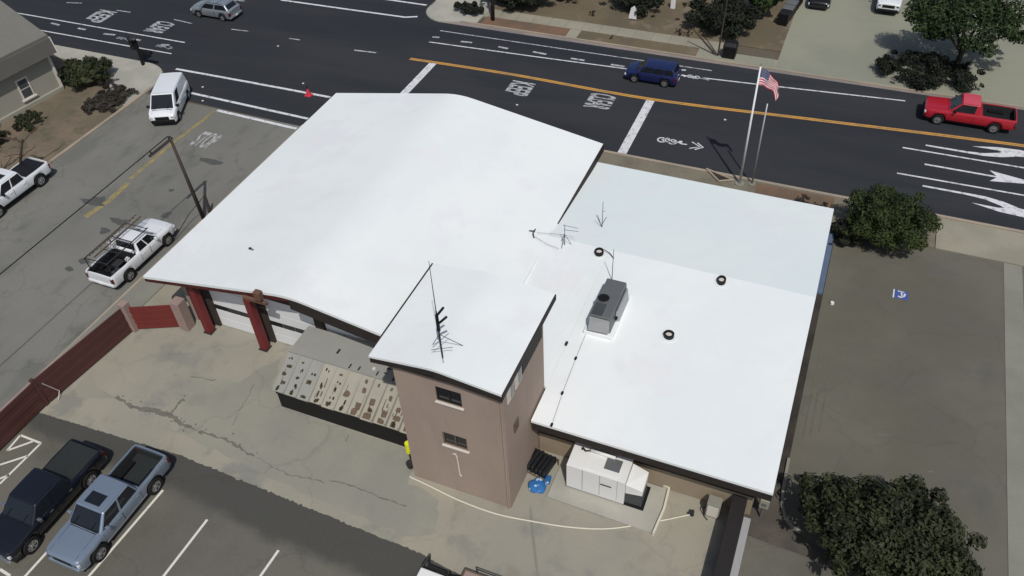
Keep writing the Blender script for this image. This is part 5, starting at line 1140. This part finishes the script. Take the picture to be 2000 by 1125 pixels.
wp = vehicle('pickup_truck', 'white crew cab pickup with black bed parked along the left kerb', 'pickup truck', (-49.55, 28.55, 0), HN, M['pwhite'], 5.8, 1.98, TB, 0, (1.45, 3.8, 2.15, 3.6, 1.88), (1.0, 4.7), .44, .50, bed=(3.9, 5.72, .72), dark_bumper=True)
obj('bed_cover', MB().box(-2.75, -1.05, -.84, .84, 1.20, 1.225), M['tarpblack'], wp, bevel=.03)
obj('sunroof', MB().box(-.1, .5, -.4, .4, 1.873, 1.895), M['glassdark'], wp, bevel=.03)
rp = vehicle('pickup_truck', 'red single cab pickup driving left on the main road', 'pickup truck', (8.95, 58.3, 0), PI, M['pred'], 5.75, 1.95, [(0, .95), (.1, 1.05), (1.6, 1.12), (3.3, 1.15), (5.75, 1.15)], 0, (1.5, 3.45, 2.2, 3.35, 1.82), (1.0, 4.55), .39, .45, bed=(3.6, 5.66, .66), roofmat=M['predroof'], windows=((.08, .82),), dark_bumper=True)
ut = vehicle('work_truck', 'white work pickup with ladder rack and tools parked at the kerb left of the station', 'pickup truck', (-37.05, 26.35, 0), PI / 2, M['pwhite'], 5.6, 2.1, [(0, .9), (.1, 1.0), (.6, 1.08), (1.6, 1.12), (3.2, 1.15), (5.6, 1.18)], 0, (1.4, 3.2, 2.05, 3.05, 1.78), (.95, 4.4), .40, .42, bed=(3.3, 5.52, .62), windows=((.06, .5), (.56, .94)), nose=.7)
rk = MB()
for s in (-1, 1):
    rk.tube([(1.0, s * .82, 1.98), (-2.6, s * .82, 1.98)], .035, 6)
    for x in (-.55, -2.5): rk.cyl((x, s * .84, 1.15), (x, s * .82, 1.98), .03)
for x in (.9, -.4, -1.5, -2.5): rk.cyl((x, -.82, 1.99), (x, .82, 1.99), .028)
obj('ladder_rack', rk, M['iron'], ut)
ld = thing('ladder', 'aluminium ladder lying on the rack of the white work pickup', 'ladder', (-37.45, 26.1, 2.05), PI / 2)
for s in (-1, 1): obj('rail', MB().box(-2.1, 1.9, s * .19 - .02, s * .19 + .02, 0, .08), M['grime'], ld)
for k in range(13): obj('rung', MB().cyl((-1.95 + k * .31, -.17, .04), (-1.95 + k * .31, .17, .04), .018, n=6), M['polegrey'], ld)
tl = thing('white_toolbox', 'white side toolbox in the bed of the white work pickup', 'toolbox', (-37.86, 25.8, 1.2), PI / 2)
obj('box', MB().box(-.1, .95, -.14, .2, .0, .38), M['genwhite'], tl, bevel=.02); obj('lid', MB().box(-.12, .97, -.16, .22, .382, .42), M['genwhite'], tl, bevel=.01)
rd_ = random.Random(3)
for k, (x, y, z, sx, sy, sz, m_, lb) in enumerate(((-36.9, 25.0, .66, .25, .3, .3, 'iron', 'dark toolbox in the middle of the white work pickup bed'), (-36.6, 24.5, .66, .2, .25, .2, 'galvdark', 'grey case near the tailgate in the white work pickup bed'), (-37.2, 24.6, .66, .2, .4, .18, 'black', 'black case beside the ladder in the white work pickup bed'), (-36.65, 25.5, .66, .12, .12, .32, 'genwhite', 'small white can in the white work pickup bed'))):
    tag(obj('toolbox' if k < 3 else 'paint_can', MB().box(x - sx, x + sx, y - sy, y + sy, z, z + sz), M[m_], bevel=.03), lb, 'toolbox' if k < 3 else 'can')
vn = vehicle('cargo_van', 'white cargo van turning at the left street mouth', 'van', (-46.45, 41.35, 0), R(-64), M['pwhite'], 4.8, 2.0, [(0, .82), (.1, .95), (.35, 1.05), (.8, 1.15), (4.8, 1.2)], 0, (.55, 4.76, 1.5, 4.6, 1.98), (.85, 3.9), .34, .32, windows=((.13, .34),), hw_top=.84, dark_bumper=True, rear_glass=True)
obj('lower_trim', MB().box(1.9, 2.47, -.86, .86, .34, .60), M['black'], vn, bevel=.05)
obj('rear_side_panel', MB().box(-1.3, -.3, .80, .925, 1.25, 1.28), M['galvdark'], vn)
sh = vehicle('hatchback_car', 'silver hatchback with roof rack driving left through the crossing', 'car', (-53.2, 56.0, 0), PI, M['pgrey'], 4.35, 1.75, [(0, .7), (.1, .8), (1.2, .95), (4.2, 1.02), (4.35, .95)], 0, (1.0, 4.25, 1.75, 3.85, 1.5), (.85, 3.45), .33, .28)
obj('roof_rack', MB().cyl((.35, -.66, 1.53), (-1.4, -.66, 1.53), .025).cyl((.35, .66, 1.53), (-1.4, .66, 1.53), .025).cyl((.1, -.7, 1.57), (.1, .7, 1.57), .022).cyl((-.9, -.7, 1.57), (-.9, .7, 1.57), .022), M['chrome'], sh)
bl = vehicle('minivan', 'dark blue minivan driving left along the main road', 'car', (-13.2, 57.15, 0), PI, M['pblue'], 4.0, 1.75, [(0, .66), (.1, .78), (1.0, .92), (3.9, .96), (4.0, .9)], 0, (.8, 3.95, 1.5, 3.7, 1.46), (.8, 3.15), .33, .28, windows=((.08, .36), (.40, .68), (.72, .95)))
# parked cars beyond the far lot
SB = [(0, .62), (.1, .72), (.3, .8), (1.3, .92), (3.4, .95), (4.3, .92), (4.5, .82)]
vehicle('sedan_car', 'black car with pale windscreen reflections parked leftmost in the far lot', 'car', (-3.0, 74.9, .05), HN, M['pblack'], 4.5, 1.78, SB, 0, (1.2, 3.9, 1.95, 3.3, 1.42), (.85, 3.5), .32, .27, group='cars parked in the far lot')
vehicle('pickup_truck', 'white pickup parked in the far lot between the black cars', 'pickup truck', (2.5, 76.0, .05), HN, M['pwhite'], 5.4, 1.9, TB, 0, (1.45, 3.6, 2.1, 3.45, 1.8), (.95, 4.3), .37, .42, bed=(3.7, 5.3, .7), group='cars parked in the far lot', dark_bumper=True)
vehicle('sedan_car', 'black sedan parked in the far lot right of the white pickup', 'car', (5.6, 75.6, .05), HN, M['pdark'], 4.5, 1.8, SB, 0, (1.2, 3.9, 1.95, 3.3, 1.42), (.85, 3.5), .32, .27, group='cars parked in the far lot')
vehicle('hatchback_car', 'pale silver car parked in the far lot behind the big tree', 'car', (8.9, 77.0, .05), HN, M['pwhite'], 4.4, 1.8, [(0, .7), (.1, .8), (1.1, .98), (4.2, 1.02), (4.4, .95)], 0, (1.0, 4.25, 1.8, 3.95, 1.6), (.85, 3.4), .33, .28, group='cars parked in the far lot')
tb = ('front', 'second', 'third', 'fourth', 'rearmost')
for k in range(5):
    b = thing('wheeled_bin', '%s black wheeled bin in the row along the far lot edge%s' % (tb[k], ' with a pale lid' if k in (1, 2) else ''), 'bin', (-5.3 + k * .13, 69.2 + k * 1.05, .07), R(-8), 'black bins along the far lot')
    obj('body', MB().hexa([(-.36, -.34, .05), (.36, -.34, .05), (.36, .34, .05), (-.36, .34, .05), (-.44, -.44, 1.05), (.44, -.44, 1.05), (.44, .44, 1.05), (-.44, .44, 1.05)]), M['black'], b, bevel=.03)
    obj('lid', MB().hexa([(-.46, -.46, 1.052), (.46, -.46, 1.052), (.46, .46, 1.052), (-.46, .46, 1.052), (-.42, -.42, 1.14), (.42, -.42, 1.14), (.42, .42, 1.12), (-.42, .42, 1.12)]), M['galv'] if k in (1, 2) else M['black'], b, bevel=.02)
    for s in (-1, 1): obj('wheel', MB().cyl((s * .3 - .04, .36, .14), (s * .3 + .04, .36, .14), .14, n=10), M['rubber'], b)

cn = thing('traffic_cone', 'small red cone with dark top on the near crosswalk line', 'traffic cone', (-37.55, 46.6, 0))
obj('cone', MB().cyl((0, 0, .04), (0, 0, .55), .2, .07, 12), M['flagred'], cn); obj('base', MB().box(-.26, .26, -.26, .26, 0, .04), M['flagred'], cn); obj('tip', MB().cyl((0, 0, .55), (-.03, .02, .8), .06, .03, 8), M['black'], cn)
